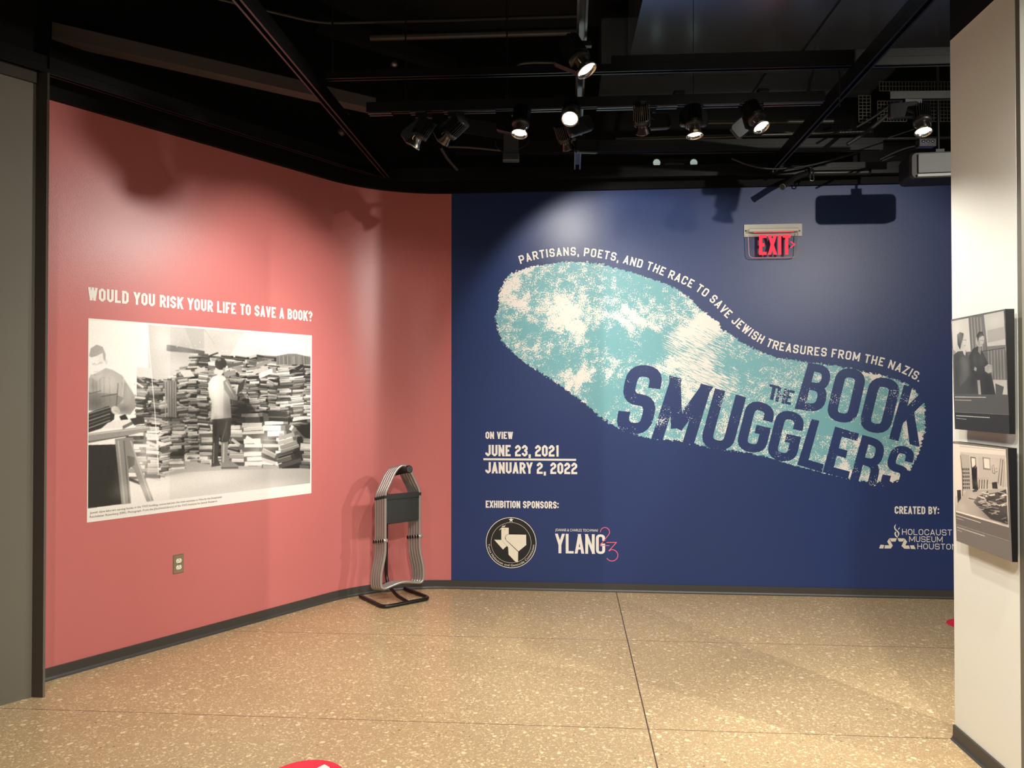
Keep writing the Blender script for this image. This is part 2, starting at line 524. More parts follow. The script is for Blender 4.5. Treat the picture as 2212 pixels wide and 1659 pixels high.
# ------------------------------------------------------------------ lettering
# every glyph: width, then strokes on a 0..1 grid of centre lines; 'r' marks a rounded/chamfered corner
G = {
    'A': (1.0, ['0,0 .5,1', '1,0 .5,1', '.22,.24 .78,.24']),
    'B': (1.0, ['0,0 0,1', '0,1 1,1r 1,.53r 0,.53', '.4,.53 1,.53r 1,0r 0,0']),
    'C': (1.0, ['1,.7 1,1r 0,1r 0,0r 1,0r 1,.3']),
    'D': (1.0, ['0,0 0,1', '0,1 1,1r 1,0r 0,0']),
    'E': (0.86, ['0,0 0,1', '0,1 1,1', '0,.5 .85,.5', '0,0 1,0']),
    'F': (0.84, ['0,0 0,1', '0,1 1,1', '0,.48 .85,.48']),
    'G': (1.0, ['1,.7 1,1r 0,1r 0,0r 1,0r 1,.46 .5,.46']),
    'H': (1.0, ['0,0 0,1', '1,0 1,1', '0,.5 1,.5']),
    'I': (0.0, ['.5,0 .5,1']),
    'J': (0.9, ['0,.28 0,0r 1,0r 1,1']),
    'K': (1.0, ['0,0 0,1', '.05,.36 1,1', '.42,.62 1,0']),
    'L': (0.82, ['0,0 0,1', '0,0 1,0']),
    'M': (1.35, ['0,0 0,1', '1,0 1,1', '0,1 .5,.16', '1,1 .5,.16']),
    'N': (1.05, ['0,0 0,1', '1,0 1,1', '0,1 1,0']),
    'O': (1.0, ['.5,1 1,1r 1,0r 0,0r 0,1r .5,1']),
    'P': (1.0, ['0,0 0,1', '0,1 1,1r 1,.42r 0,.42']),
    'R': (1.0, ['0,0 0,1', '0,1 1,1r 1,.46r 0,.46', '.5,.46 1,0']),
    'Q': (1.0, ['0,0 0,1', '0,1 1,1r 1,.46r 0,.46', '.35,.46 1,.46r 1,0']),      # an R with an upright leg
    'S': (1.0, ['1,.72 1,1r 0,1r 0,.5r 1,.5r 1,0r 0,0r 0,.28']),
    'T': (0.9, ['0,1 1,1', '.5,1 .5,0']),
    'U': (1.0, ['0,1 0,0r 1,0r 1,1']),
    'V': (1.0, ['0,1 .5,0', '1,1 .5,0']),
    'W': (1.5, ['0,1 .25,0', '.5,1 .25,0', '.5,1 .75,0', '1,1 .75,0']),
    'X': (1.0, ['0,1 1,0', '1,1 0,0']),
    'Y': (1.0, ['0,1 .5,.42', '1,1 .5,.42', '.5,.46 .5,0']),
    'Z': (0.9, ['0,1 1,1', '1,1 0,0', '0,0 1,0']),
    '0': (1.0, ['.5,1 1,1r 1,0r 0,0r 0,1r .5,1']),
    '1': (0.25, ['1,1 1,0', '0,.86 1,.99']),
    '2': (1.0, ['0,.72 0,1r 1,1r 1,.52r 0,.46r 0,0 1,0']),
    '3': (1.0, ['0,.74 0,1r 1,1r 1,.52r .35,.52', '.35,.52 1,.52r 1,0r 0,0r 0,.26']),
    '?': (0.9, ['0,.72 0,1r 1,1r 1,.5r .5,.44 .5,.26', '@.5,0']),
    ':': (0.0, ['@.5,.12', '@.5,.72']),
    '.': (0.0, ['@.5,0']),
    ',': (0.0, ['@.5,0', '.5,.06 -.05,-.3']),
    '/': (0.7, ['0,0 1,1']),
}


def glyph(ch, cw, T, rad, nseg=1):
    """polygons (lists of 2-D points) of a glyph in cap height 1; cw is the width of a normal letter"""
    wk, strokes = G[ch]
    W = T + wk * (cw - T)
    X = lambda x: T / 2 + x * (W - T)
    Y = lambda y: T / 2 + y * (1 - T)
    polys = []
    for st in strokes:
        if st.startswith('@'):
            x, y = (float(k) for k in st[1:].split(','))
            cx, cy = X(x), Y(y); h = T * 0.52
            polys.append([(cx - h, cy - h), (cx + h, cy - h), (cx + h, cy + h), (cx - h, cy + h)])
            continue
        raw = []
        for tk in st.split():
            r = tk.endswith('r')
            x, y = (float(k) for k in tk.rstrip('r').split(','))
            raw.append((x, y, r))
        P = [V((X(x), Y(y))) for x, y, _ in raw]
        pts = []
        for i, p in enumerate(P):
            if raw[i][2] and 0 < i < len(P) - 1:
                a, c = P[i - 1], P[i + 1]
                d1, d2 = a - p, c - p
                t1 = min(rad, d1.length * (0.5 if raw[i - 1][2] else 0.98)); t2 = min(rad, d2.length * (0.5 if raw[i + 1][2] else 0.98))
                t = min(t1, t2)
                q1, q2 = p + d1.normalized() * t, p + d2.normalized() * t
                if nseg == 1: pts += [q1, q2]
                else:
                    for j in range(nseg + 1):
                        s_ = j / nseg
                        pts.append(q1 * (1 - s_) ** 2 + p * 2 * s_ * (1 - s_) + q2 * s_ ** 2)
            else: pts.append(p)
        # drop repeated points
        q = [pts[0]]
        for p in pts[1:]:
            if (p - q[-1]).length > 1e-6: q.append(p)
        pts = q
        n = len(pts)
        L_, R_ = [], []
        for i in range(n):
            if i in (0, n - 1):
                d = (pts[1] - pts[0]) if i == 0 else (pts[-1] - pts[-2])
                d.normalize()
                nrm = V((-d.y, d.x))
                gx, gy, _ = raw[0] if i == 0 else raw[-1]
                if abs(d.y) > 0.35 and gy in (0.0, 1.0) and not (abs(d.y) < 0.99 and abs(d.x) < 0.01):
                    yy = gy * 1.0
                    c = pts[i] + d * ((yy - pts[i].y) / d.y)
                    hw = T / 2 / abs(d.y)
                    if abs(d.y) < 0.999: hw = min(hw, T * 0.62)
                    sgn = 1 if d.y > 0 else -1
                    L_.append(c + V((-hw * sgn, 0))); R_.append(c + V((hw * sgn, 0)))
                    continue
                if abs(d.x) > 0.9 and gx in (0.0, 1.0):
                    c = pts[i] + d * ((gx * W - pts[i].x) / d.x)
                    L_.append(c + nrm * T / 2); R_.append(c - nrm * T / 2)
                    continue
                L_.append(pts[i] + nrm * T / 2); R_.append(pts[i] - nrm * T / 2)
            else:
                d1 = (pts[i] - pts[i - 1]).normalized(); d2 = (pts[i + 1] - pts[i]).normalized()
                n1 = V((-d1.y, d1.x)); n2 = V((-d2.y, d2.x))
                b = (n1 + n2)
                if b.length < 1e-6: b = n1.copy()
                b.normalize()
                k = min(T / 2 / max(0.35, b.dot(n1)), T)
                L_.append(pts[i] + b * k); R_.append(pts[i] - b * k)
        for i in range(n - 1):
            polys.append([tuple(R_[i]), tuple(R_[i + 1]), tuple(L_[i + 1]), tuple(L_[i])])
    return polys, W


def line_width(text, cw, T, gap, space):
    w = 0
    for ch in text:
        w += space if ch == ' ' else (T + G[ch][0] * (cw - T)) + gap
    return w - gap


def text_line(mb, text, x0, y0, x1, h, cw=0.5, T=0.17, rad=0.13, gap=0.1, space=0.3, nseg=1, m=0, z=0.0, y1=None):
    """lay a line of letters from x0 to x1 on the baseline y0 (local plane coordinates), cap height h"""
    w = line_width(text, cw, T, gap, space)
    sx = (x1 - x0) / w
    x = 0
    for ch in text:
        if ch == ' ': x += space; continue
        polys, W = glyph(ch, cw, T, rad, nseg)
        for k, p in enumerate(polys):
            mb.face([(x0 + (x + a) * sx, y0 + b * h, z + k * 2e-5) for a, b in p], m)
        x += W + gap


def px_text(wall, text, bl, br, capl, name, label, mt=M_INK, off=0.0015, cw=0.5, T=0.17, rad=0.13, gap=0.1, space=0.3, nseg=1):
    """bl, br: pixels of the two ends of the baseline; capl: pixel of the top left of the first letter; every word is a part"""
    u0, h0 = wall.uh(*bl); u1, h1 = wall.uh(*br); _, ht = wall.uh(*capl)
    hh = (h0 + h1) / 2
    root = empty(name, (0, 0, 0), label, 'lettering')
    root.matrix_world = wall.mat(u0, hh, off)
    sx = (u1 - u0) / line_width(text, cw, T, gap, space)
    x = 0
    for w in text.split():
        ww = line_width(w, cw, T, gap, space)
        mb = MB(); text_line(mb, w, x * sx, 0, (x + ww) * sx, ht - h0, cw, T, rad, gap, space, nseg)
        mb.build('word', mt, root)
        x += ww + gap + space
    return root


def font_mesh(s, size=1.0):
    cu = bpy.data.curves.new('tmp', 'FONT'); cu.body = s; cu.size = size; cu.resolution_u = 3
    ob = bpy.data.objects.new('tmp', cu)
    me = ob.to_mesh()
    vs = [v.co.copy() for v in me.vertices]; fs = [tuple(p.vertices) for p in me.polygons]
    ob.to_mesh_clear(); bpy.data.objects.remove(ob); bpy.data.curves.remove(cu)
    return vs, fs


def font_line(mb, s, x0, y0, x1, h, m=0, z=0.0, upper=True):
    vs, fs = font_mesh(s)
    cap, _ = font_mesh('H')
    ch = max(v.y for v in cap); a = min(v.x for v in vs); b = max(v.x for v in vs)
    k = (x1 - x0) / (b - a)
    mb.mesh([(x0 + (v.x - a) * k, y0 + v.y / ch * h, z) for v in vs], fs, m)


# ------------------------------------------------------------------ the setting
def sweep(mb, path, prof, closed_prof=True, m=0, smooth=False):
    """sweep a profile of (offset into the room, z) along a plan polyline"""
    P = [V((p[0], p[1])) for p in path]; n = len(P)
    rings = []
    for i in range(n):
        d1 = (P[i] - P[i - 1]).normalized() if i else (P[1] - P[0]).normalized()
        d2 = (P[i + 1] - P[i]).normalized() if i < n - 1 else d1
        n1 = V((d1.y, -d1.x)); n2 = V((d2.y, -d2.x))
        b = (n1 + n2).normalized(); k = 1 / max(0.3, b.dot(n1))
        rings.append([(P[i].x + b.x * k * o, P[i].y + b.y * k * o, z) for o, z in prof])
    q = len(prof)
    vs = [p for r in rings for p in r]; fs = []
    for i in range(n - 1):
        for j in range(q if closed_prof else q - 1):
            fs.append((i * q + j, (i + 1) * q + j, (i + 1) * q + (j + 1) % q, i * q + (j + 1) % q))
    mb.mesh(vs, fs, m, smooth)
    if closed_prof:
        mb.face(list(reversed(rings[0])), m); mb.face(rings[-1], m)


# plan of the red and blue wall: straight, then a curve into the back wall
def isect(a, b):
    d = b.o - a.o
    den = a.t.x * b.t.y - a.t.y * b.t.x
    k = (d.x * b.t.y - d.y * b.t.x) / den
    return a.o + a.t * k


corner = isect(RED, BLUE)
ARC_R = 0.98
turn = math.acos(RED.t.dot(BLUE.t))
tl = ARC_R * math.tan(turn / 2)
p0 = corner - RED.t * tl
cen = p0 + RED.n * ARC_R
arc = []
a0 = math.atan2((p0 - cen).y, (p0 - cen).x)
for i in range(65):
    a = a0 - turn * i / 64
    arc.append(V((cen.x + ARC_R * math.cos(a), cen.y + ARC_R * math.sin(a), 0)))
SEAM_U = BLUE.uh(975, 840)[0]
seam = BLUE.p(SEAM_U, 0)
red_path = [RED.p(-2.35, 0)] + arc + ([seam] if (seam - corner).dot(BLUE.t) > tl + 0.005 else [])
seam = red_path[-1]
blue_path = [seam, BLUE.p(2.2, 0)]
TH = 0.14
mb = MB(); sweep(mb, red_path, [(0, 0), (0, WALL_TOP)], closed_prof=False, smooth=True); sweep(mb, red_path, [(0, WALL_TOP), (-TH, WALL_TOP), (-TH, 0), (0, 0)], closed_prof=False)
mb.build('wall_left', M_RED, kind='structure', label='coral red wall that curves into the back wall', cat='wall')
blue_path = [seam, seam + (BLUE.p(2.2, 0) - seam) * 0.02, BLUE.p(2.2, 0)]
mb = MB(); sweep(mb, blue_path, [(0, 0), (0, WALL_TOP), (-TH, WALL_TOP), (-TH, 0)])
mb.build('wall_back', M_BLUE, kind='structure', label='navy blue back wall with the exhibition title', cat='wall')
mb = MB(); sweep(mb, red_path + blue_path[1:], [(0.035, WALL_TOP), (0.035, ROOF), (-TH, ROOF), (-TH, WALL_TOP)])
mb.build('trim_1', M_SOFFIT, kind='structure', label='black upper wall band above the red and blue walls', cat='wall')
BASE_PROF = [(0, 0.063), (0.008, 0.061), (0.009, 0.016), (0.014, 0.006), (0.022, 0.0), (0, 0)]
mb = MB(); sweep(mb, red_path, [(o + 0.0005, z) for o, z in BASE_PROF])
mb.build('baseboard_left', M_BASE, kind='structure', label='charcoal baseboard under the red wall', cat='baseboard')
mb = MB(); sweep(mb, blue_path, [(o + 0.0005, z) for o, z in BASE_PROF])
mb.build('baseboard_back', M_BASE, kind='structure', label='charcoal baseboard under the blue wall', cat='baseboard')

# floor, turned to the building grid so that its joints run true
J = at_z(1355.6, 1383.3, 0)
fm = MB(); fm.face([(-9, -8, 0), (9, -8, 0), (9, 9, 0), (-9, 9, 0)])
fl = fm.build('floor', M_FLOOR, kind='structure', label='polished tan exposed aggregate concrete floor', cat='floor')
fl.location = (J.x, J.y, 0); fl.rotation_euler = (0, 0, -GA)
cm = MB(); cm.box((0.5, 2.5, ROOF + 0.05), (15, 13, 0.1))
cm.build('ceiling', M_BLACK, kind='structure', label='black open ceiling deck', cat='ceiling')

# right wall: a short free standing stretch, its grey return, black above
UR = RIGHT.uh(2199, 850)[0]
GX = V((math.cos(GA), -math.sin(GA), 0))
rp = [RIGHT.p(0, 0), RIGHT.p(UR, 0)]
mb = MB(); sweep(mb, rp, [(0, 0), (0, WALL_TOP), (-0.16, WALL_TOP), (-0.16, 0)])
mb.build('wall_right', M_WHITEWALL, kind='structure', label='cream wall end at the right with two mounted photos', cat='wall')
mb = MB(); sweep(mb, rp, [(0, WALL_TOP), (0, ROOF), (-0.16, ROOF), (-0.16, WALL_TOP)])
mb.build('trim_2', M_SOFFIT, kind='structure', label='black upper wall above the cream wall end', cat='wall')
e = RIGHT.p(UR, 0)
gp = [e + GX * 0.001 + RIGHT.t * 0.0285, e + GX * 0.17 + RIGHT.t * 0.0285]
mb = MB(); sweep(mb, gp, [(0, 0), (0, WALL_TOP), (-0.028, WALL_TOP), (-0.028, 0)])
mb.build('wall_right_return', M_GREY, kind='structure', label='grey wall return at the right edge of the view', cat='wall')
mb = MB(); sweep(mb, rp + [gp[1]], [(o + 0.0005, z) for o, z in BASE_PROF])
mb.build('baseboard_right', M_BASE, kind='structure', label='charcoal baseboard under the cream wall end', cat='baseboard')

# grey panel in a dark frame at the left edge
g0, g1, g2 = at_z(0, 1525, 0), at_z(68, 1506, 0), at_z(92, 1507, 0)
gd = (g1 - g0).normalized()
mb = MB(); sweep(mb, [g0 - gd * 1.6, g1], [(0, 0), (0, 3.045), (-0.1, 3.045), (-0.1, 0)])
mb.build('wall_front_left', M_GREY, kind='structure', label='grey painted panel at the left edge of the view', cat='wall')
gq = (g2 - g1).normalized()
g3 = g2 + gq * 0.0125


def prism(mb, pts, z0, z1):
    n = len(pts); lo = [(p.x, p.y, z0) for p in pts]; hi = [(p.x, p.y, z1) for p in pts]
    mb.face(list(reversed(lo))); mb.face(hi)
    for i in range(n): mb.face([lo[i], lo[(i + 1) % n], hi[(i + 1) % n], hi[i]])


back = lambda p, d: p + V((p.x, p.y, 0)).normalized() * d
mb = MB(); prism(mb, [g1 + gd * 0.0005, g2, back(g2, 0.24), back(g1 + gd * 0.0005, 0.24)], 0, 3.12)
sweep(mb, [g0 - gd * 1.6, g1 - gd * 0.001], [(0.012, 3.047), (0.012, 3.12), (-0.1, 3.12), (-0.1, 3.047)])
mb.build('trim_3', M_GREYDARK, kind='structure', label='dark brown frame around the grey panel', cat='frame')
mb = MB(); prism(mb, [g2 + gq * 0.0005, g3, back(g3, 0.245), back(g2 + gq * 0.0005, 0.245)], 0, 3.10)
mb.build('trim_4', M_BEAD, kind='structure', label='thin metal edge beside the dark frame', cat='trim')
mb = MB(); prism(mb, [g0 - gd * 1.6, g1, g3, back(g3, 0.24), back(g1, 0.24), back(g0 - gd * 1.6, 0.24)], 3.121, ROOF)
mb.build('trim_5', M_SOFFIT, kind='structure', label='black upper wall above the grey panel', cat='wall')


# ------------------------------------------------------------------ printed pictures (rasterised into a fine mesh of the print)
class Raster:
    def __init__(s, w, h, ss=3, bg=0.9):
        s.w, s.h, s.ss = w, h, ss
        s.a = np.full((h * ss, w * ss), bg, dtype=np.float32)
        s.fn = lambda p: p          # maps source coordinates to 0..w, 0..h (y down)

    def poly(s, pts, val, alpha=1.0):
        P = np.array([s.fn(p) for p in pts], dtype=np.float64) * s.ss
        H, W = s.a.shape
        x0, y0 = np.floor(P.min(0)).astype(int); x1, y1 = np.ceil(P.max(0)).astype(int)
        x0, y0 = max(x0, 0), max(y0, 0); x1, y1 = min(x1 + 1, W), min(y1 + 1, H)
        if x1 <= x0 or y1 <= y0: return
        yy, xx = np.mgrid[y0:y1, x0:x1]
        xx = xx + 0.5; yy = yy + 0.5
        ins = np.zeros(xx.shape, bool)
        n = len(P); j = n - 1
        for i in range(n):
            xi, yi = P[i]; xj, yj = P[j]
            if yi != yj:
                c = ((yi > yy) != (yj > yy)) & (xx < (xj - xi) * (yy - yi) / (yj - yi) + xi)
                ins ^= c
            j = i
        sub = s.a[y0:y1, x0:x1]
        v = val(xx / s.ss, yy / s.ss) if callable(val) else val
        sub[ins] = ((1 - alpha) * sub + alpha * v)[ins]

    def ell(s, cx, cy, rx, ry, val, alpha=1.0, rot=0.0, n=28):
        c, q = math.cos(rot), math.sin(rot)
        s.poly([(cx + rx * math.cos(t) * c - ry * math.sin(t) * q, cy + rx * math.cos(t) * q + ry * math.sin(t) * c)
                for t in [2 * math.pi * i / n for i in range(n)]], val, alpha)

    def line(s, pts, w, val, alpha=1.0):
        for (x0, y0), (x1, y1) in zip(pts[:-1], pts[1:]):
            d = math.hypot(x1 - x0, y1 - y0) or 1
            nx, ny = -(y1 - y0) / d * w / 2, (x1 - x0) / d * w / 2
            s.poly([(x0 + nx, y0 + ny), (x1 + nx, y1 + ny), (x1 - nx, y1 - ny), (x0 - nx, y0 - ny)], val, alpha)

    def soft(s, cx, cy, rx, ry, val, alpha):
        c = np.array(s.fn((cx, cy))) * s.ss; a = abs(np.array(s.fn((cx + rx, cy))) * s.ss - c)[0]; b = abs(np.array(s.fn((cx, cy + ry))) * s.ss - c)[1]
        H, W = s.a.shape
        x0, x1 = max(int(c[0] - 2.2 * a), 0), min(int(c[0] + 2.2 * a), W); y0, y1 = max(int(c[1] - 2.2 * b), 0), min(int(c[1] + 2.2 * b), H)
        if x1 <= x0 or y1 <= y0: return
        yy, xx = np.mgrid[y0:y1, x0:x1]
        w = alpha * np.exp(-((xx - c[0]) / a) ** 2 - ((yy - c[1]) / b) ** 2)
        s.a[y0:y1, x0:x1] = s.a[y0:y1, x0:x1] * (1 - w) + val * w

    def done(s):
        return s.a.reshape(s.h, s.ss, s.w, s.ss).mean((1, 3))


def srgb_lin(a):
    a = np.clip(a, 0, 1)
    return np.where(a <= 0.04045, a / 12.92, ((a + 0.055) / 1.055) ** 2.4)


def print_mesh(name, img, tint, P, material, parent=None, matrix=None, **k):
    """img: h x w greys 0..1 (top row first); P(s, t) gives the local point for s right, t down in 0..1"""
    h, w = img.shape
    s, t = np.meshgrid(np.linspace(0, 1, w), np.linspace(0, 1, h))
    co = P(s, t).reshape(-1, 3).astype(np.float32)
    me = bpy.data.meshes.new(name)
    i = np.arange(h * w).reshape(h, w)
    quads = np.stack([i[1:, :-1], i[1:, 1:], i[:-1, 1:], i[:-1, :-1]], -1).reshape(-1, 4)
    nq = len(quads)
    me.vertices.add(h * w); me.vertices.foreach_set('co', co.ravel())
    me.loops.add(nq * 4); me.loops.foreach_set('vertex_index', quads.ravel().astype(np.int32))
    me.polygons.add(nq)
    me.polygons.foreach_set('loop_start', np.arange(0, nq * 4, 4, dtype=np.int32))
    me.polygons.foreach_set('loop_total', np.full(nq, 4, dtype=np.int32))
    me.update(calc_edges=True)
    ca = me.color_attributes.new('print', 'FLOAT_COLOR', 'POINT')
    lo, hi = tint
    rgb = np.ones((h * w, 4), dtype=np.float32)
    g = img.ravel()
    for c in range(3):
        rgb[:, c] = srgb_lin(lo[c] + (hi[c] - lo[c]) * g)
    ca.data.foreach_set('color', rgb.ravel())
    me.materials.append(material)
    me.validate()
    o = bpy.data.objects.new(name, me); COL.objects.link(o)
    if parent is not None: o.parent = parent
    if matrix is not None: o.matrix_world = matrix
    return tag(o, **k)


# ---- the big photo on the red wall
def c2(p):       # crop pixels of the study picture -> frame pixels
    return (170 + p[0] / 3.0723, 600 + p[1] / 3.0723)


tl_ = RED.uh(192, 687); tr_ = RED.uh(674, 725); bl_ = RED.uh(186, 1128.5); br_ = RED.uh(671.5, 1066)
PU0, PU1 = (tl_[0] + bl_[0]) / 2, (tr_[0] + br_[0]) / 2
PH1, PH0 = (tl_[1] + tr_[1]) / 2, (bl_[1] + br_[1]) / 2
PW_, PH_ = 500, 366
R = Raster(PW_, PH_, 3, 0.93)


def ph_fn(p):
    u, h = RED.uh(*c2(p))
    return ((u - PU0) / (PU1 - PU0) * PW_, (PH1 - h) / (PH1 - PH0) * PH_)


R.fn = ph_fn
rr_ = random.Random(3)
R.poly([(460, 280), (1560, 380), (1560, 700), (460, 760)], lambda x, y: 0.80 + 0.0 * x)                # back wall, a little greyer
R.poly([(460, 280), (830, 330), (830, 620), (470, 700)], 0.74)
R.poly([(700, 330), (832, 340), (832, 470), (760, 470)], 0.66, 0.6)
R.poly([(832, 340), (1130, 360), (1000, 520), (832, 500)], 0.76, 0.8)
R.poly([(1100, 360), (1560, 395), (1560, 520), (1000, 520)], 0.86, 0.8)
R.poly([(370, 590), (476, 600), (480, 690), (375, 700)], 0.82)
R.line([(832, 345), (860, 380), (900, 440)], 2, 0.55)
R.poly([(60, 1200), (700, 1230), (1545, 1260), (1545, 1440), (60, 1530)], lambda x, y: 0.86 - 0.0006 * (x - 100))   # floor
R.poly([(520, 1330), (700, 1215), (1545, 1262), (1000, 1275), (700, 1290)], 0.62, 0.8)


def books(reg, top, bot, wmin, wmax, hmin, hmax, g0, g1, tilt, bg):
    """stacks of books between x reg[0] and reg[1]; top(x), bot(x) bound the pile"""
    x = reg[0]
    poly = [(reg[0], top(reg[0]))] + [(xx, top(xx)) for xx in np.linspace(reg[0], reg[1], 24)] + [(reg[1], bot(reg[1])), (reg[0], bot(reg[0]))]
    R.poly(poly, bg)
    while x < reg[1]:
        w = rr_.uniform(wmin, wmax)
        y = bot(x)
        lean = rr_.uniform(-tilt, tilt)
        while y > top(x + w / 2) - 6:
            h = rr_.uniform(hmin, hmax)
            dx = rr_.uniform(-0.16, 0.16) * w
            ww = w * rr_.uniform(0.72, 1.08)
            a = lean + rr_.uniform(-0.05, 0.05)
            if rr_.random() < 0.08: a += rr_.choice((-1, 1)) * rr_.uniform(0.2, 0.6)
            c, s = math.cos(a), math.sin(a)
            x0, x1 = x + dx, min(x + dx + ww, reg[1] + 12)
            v = rr_.uniform(g0, g1) if rr_.random() > 0.3 else rr_.uniform(0.15, 0.4)

            def q(px, py): return (x0 + (px - x0) * c - (py - y) * s, y + (px - x0) * s + (py - y) * c)
            R.poly([q(x0, y), q(x1, y), q(x1, y - h + 3), q(x0, y - h + 3)], v)
            if rr_.random() < 0.6: R.poly([q(x0, y - h + 6), q(x1, y - h + 6), q(x1, y - h + 2), q(x0, y - h + 2)], min(1, v + 0.28))
            if rr_.random() < 0.4: R.poly([q(x0 + ww * 0.8, y), q(x1, y), q(x1, y - h + 3), q(x0 + ww * 0.8, y - h + 3)], v * 0.6)
            y -= h
        x += w * rr_.uniform(0.78, 0.98)


ip = lambda xs, ys: (lambda x: float(np.interp(x, xs, ys)))
books((590, 1545), ip([590, 640, 720, 760, 830, 1000, 1250, 1545], [690, 640, 600, 520, 515, 530, 525, 560]),
      ip([590, 700, 1545], [1150, 1220, 1250]), 60, 110, 10, 20, 0.36, 0.80, 0.12, 0.14)
books((1000, 1545), ip([1000, 1230, 1545], [640, 590, 620]), ip([1000, 1545], [930, 960]), 60, 105, 10, 19, 0.38, 0.88, 0.10, 0.12)
R.poly([(1000, 790), (1080, 760), (1170, 880), (1190, 960), (1080, 1000), (1000, 980)], 0.12, 0.55)
R.poly([(1310, 520), (1390, 505), (1440, 505), (1545, 530), (1545, 575), (1310, 580)], 0.45)
for x in range(1320, 1545, 9): R.line([(x, 520), (x + 3, 576)], 3, rr_.uniform(0.2, 0.65))
books((380, 575), ip([380, 430, 575], [665, 660, 690]), ip([380, 575], [1000, 1010]), 60, 120, 11, 22, 0.45, 0.9, -0.2, 0.16)
books((380, 700), ip([380, 500, 600, 700], [960, 800, 860, 960]), ip([380, 520, 700], [1340, 1320, 1230]), 80, 140, 11, 23, 0.45, 0.9, -0.2, 0.14)
books((330, 520), ip([330, 380, 520], [1260, 1040, 1000]), ip([330, 520], [1340, 1320]), 90, 150, 16, 28, 0.6, 0.95, -0.1, 0.4)
R.poly([(560, 690), (652, 685), (650, 930), (600, 920)], 0.40)
for x in (575, 592, 609, 626, 641): R.line([(x, 690), (x + 1, 925)], 6, 0.62)
books((805, 900), ip([805, 900], [1040, 1010]), ip([805, 900], [1230, 1240]), 80, 100, 16, 26, 0.65, 0.92, 0.03, 0.35)
books((1000, 1110), ip([1000, 1110], [990, 1000]), ip([1000, 1110], [1245, 1250]), 100, 112, 18, 32, 0.6, 0.9, 0.03, 0.35)
books((1095, 1400), ip([1095, 1200, 1330, 1400], [1010, 890, 920, 980]), ip([1095, 1400], [1245, 1250]), 110, 160, 22, 40, 0.72, 0.95, 0.05, 0.35)
books((1215, 1345), ip([1215, 1345], [1100, 1060]), ip([1215, 1345], [1262, 1265]), 110, 130, 20, 34, 0.6, 0.95, 0.05, 0.3)
books((1345, 1540), ip([1345, 1430, 1540], [1130, 1060, 1080]), ip([1345, 1540], [1265, 1262]), 90, 170, 18, 34, 0.45, 0.85, 0.35, 0.16)
R.poly([(1440, 1000), (1545, 960), (1545, 1070), (1500, 1060)], 0.12)
for _ in range(26):                                                    # loose open volumes on top of the pile
    x = rr_.uniform(770, 1300); y = float(np.interp(x, [760, 1000, 1300], [545, 560, 560])) + rr_.uniform(-18, 60)
    w, h, a = rr_.uniform(50, 110), rr_.uniform(12, 34), rr_.uniform(-0.4, 0.4)
    c, s = math.cos(a) * w / 2, math.sin(a) * w / 2
    R.poly([(x - c, y - s), (x + c, y + s), (x + c * 0.9 + 8, y + s + h), (x - c + 6, y - s + h)], rr_.choice((0.35, 0.55, 0.75, 0.88)))
R.poly([(665, 615), (740, 610), (770, 655), (700, 662)], 0.8)
R.poly([(583, 447), (600, 446), (835, 488), (835, 506), (600, 490), (583, 484)], 0.33)             # beam on the wall
# man seen from behind
R.poly([(858, 700), (885, 660), (935, 640), (970, 660), (990, 700), (1000, 800), (1012, 930), (876, 940), (882, 830), (862, 770)], lambda x, y: 0.84 - 0.0)
R.poly([(960, 690), (1000, 690), (1012, 930), (960, 935)], 0.70, 0.6)
R.poly([(958, 690), (985, 670), (1055, 790), (1050, 815), (1010, 808), (965, 740)], 0.55)
R.line([(975, 690), (1035, 795)], 9, 0.72)
R.poly([(1105, 668), (1090, 740), (1050, 775), (1058, 715)], 0.24)
R.poly([(1020, 735), (1058, 715), (1050, 770)], 0.85)
R.ell(935, 620, 24, 28, 0.80)
R.ell(942, 572, 39, 40, 0.20)
R.ell(930, 545, 14, 9, 0.45)
R.poly([(957, 598), (972, 596), (968, 628), (958, 630)], 0.62)
R.poly([(905, 600), (915, 600), (918, 640), (900, 635)], 0.78)
R.poly([(886, 940), (1010, 928), (1008, 1040), (995, 1085), (945, 1090), (940, 1010), (930, 1090), (888, 1082)], 0.22)
R.line([(985, 950), (960, 1040), (948, 1085)], 5, 0.38)
R.poly([(888, 1082), (930, 1090), (922, 1200), (942, 1245), (880, 1255), (882, 1180)], 0.24)
R.line([(897, 1095), (893, 1230)], 6, 0.5)
R.poly([(944, 1092), (992, 1088), (985, 1200), (1060, 1245), (1055, 1262), (945, 1266), (945, 1200)], 0.50)
R.line([(962, 1100), (958, 1225)], 10, 0.68)
R.poly([(945, 1256), (1058, 1254), (1058, 1266), (945, 1268)], 0.28)
# man at the table, left
R.poly([(57, 690), (80, 650), (180, 600), (225, 612), (290, 650), (320, 700), (372, 780), (378, 860), (340, 910), (240, 905), (57, 880)],
       lambda x, y: 0.66 - 0.0 * x)
R.poly([(57, 760), (240, 770), (300, 800), (240, 880), (57, 880)], 0.46, 0.75)
for x in (95, 118, 142, 168, 205): R.line([(x, 660), (x + 4, 870)], 5, 0.46, 0.7)
R.poly([(285, 690), (318, 700), (372, 790), (376, 860), (345, 905), (255, 890), (240, 850), (300, 830)], 0.55, 0.8)
R.line([(262, 700), (250, 860)], 5, 0.3); R.line([(150, 790), (260, 770)], 6, 0.3); R.line([(70, 770), (150, 750)], 5, 0.34)
R.line([(300, 660), (292, 780)], 5, 0.78)
R.ell(120, 540, 56, 84, 0.90)
R.poly([(70, 520), (80, 470), (120, 445), (160, 460), (180, 510), (178, 560), (165, 540), (160, 500), (120, 520), (85, 530)], 0.62)
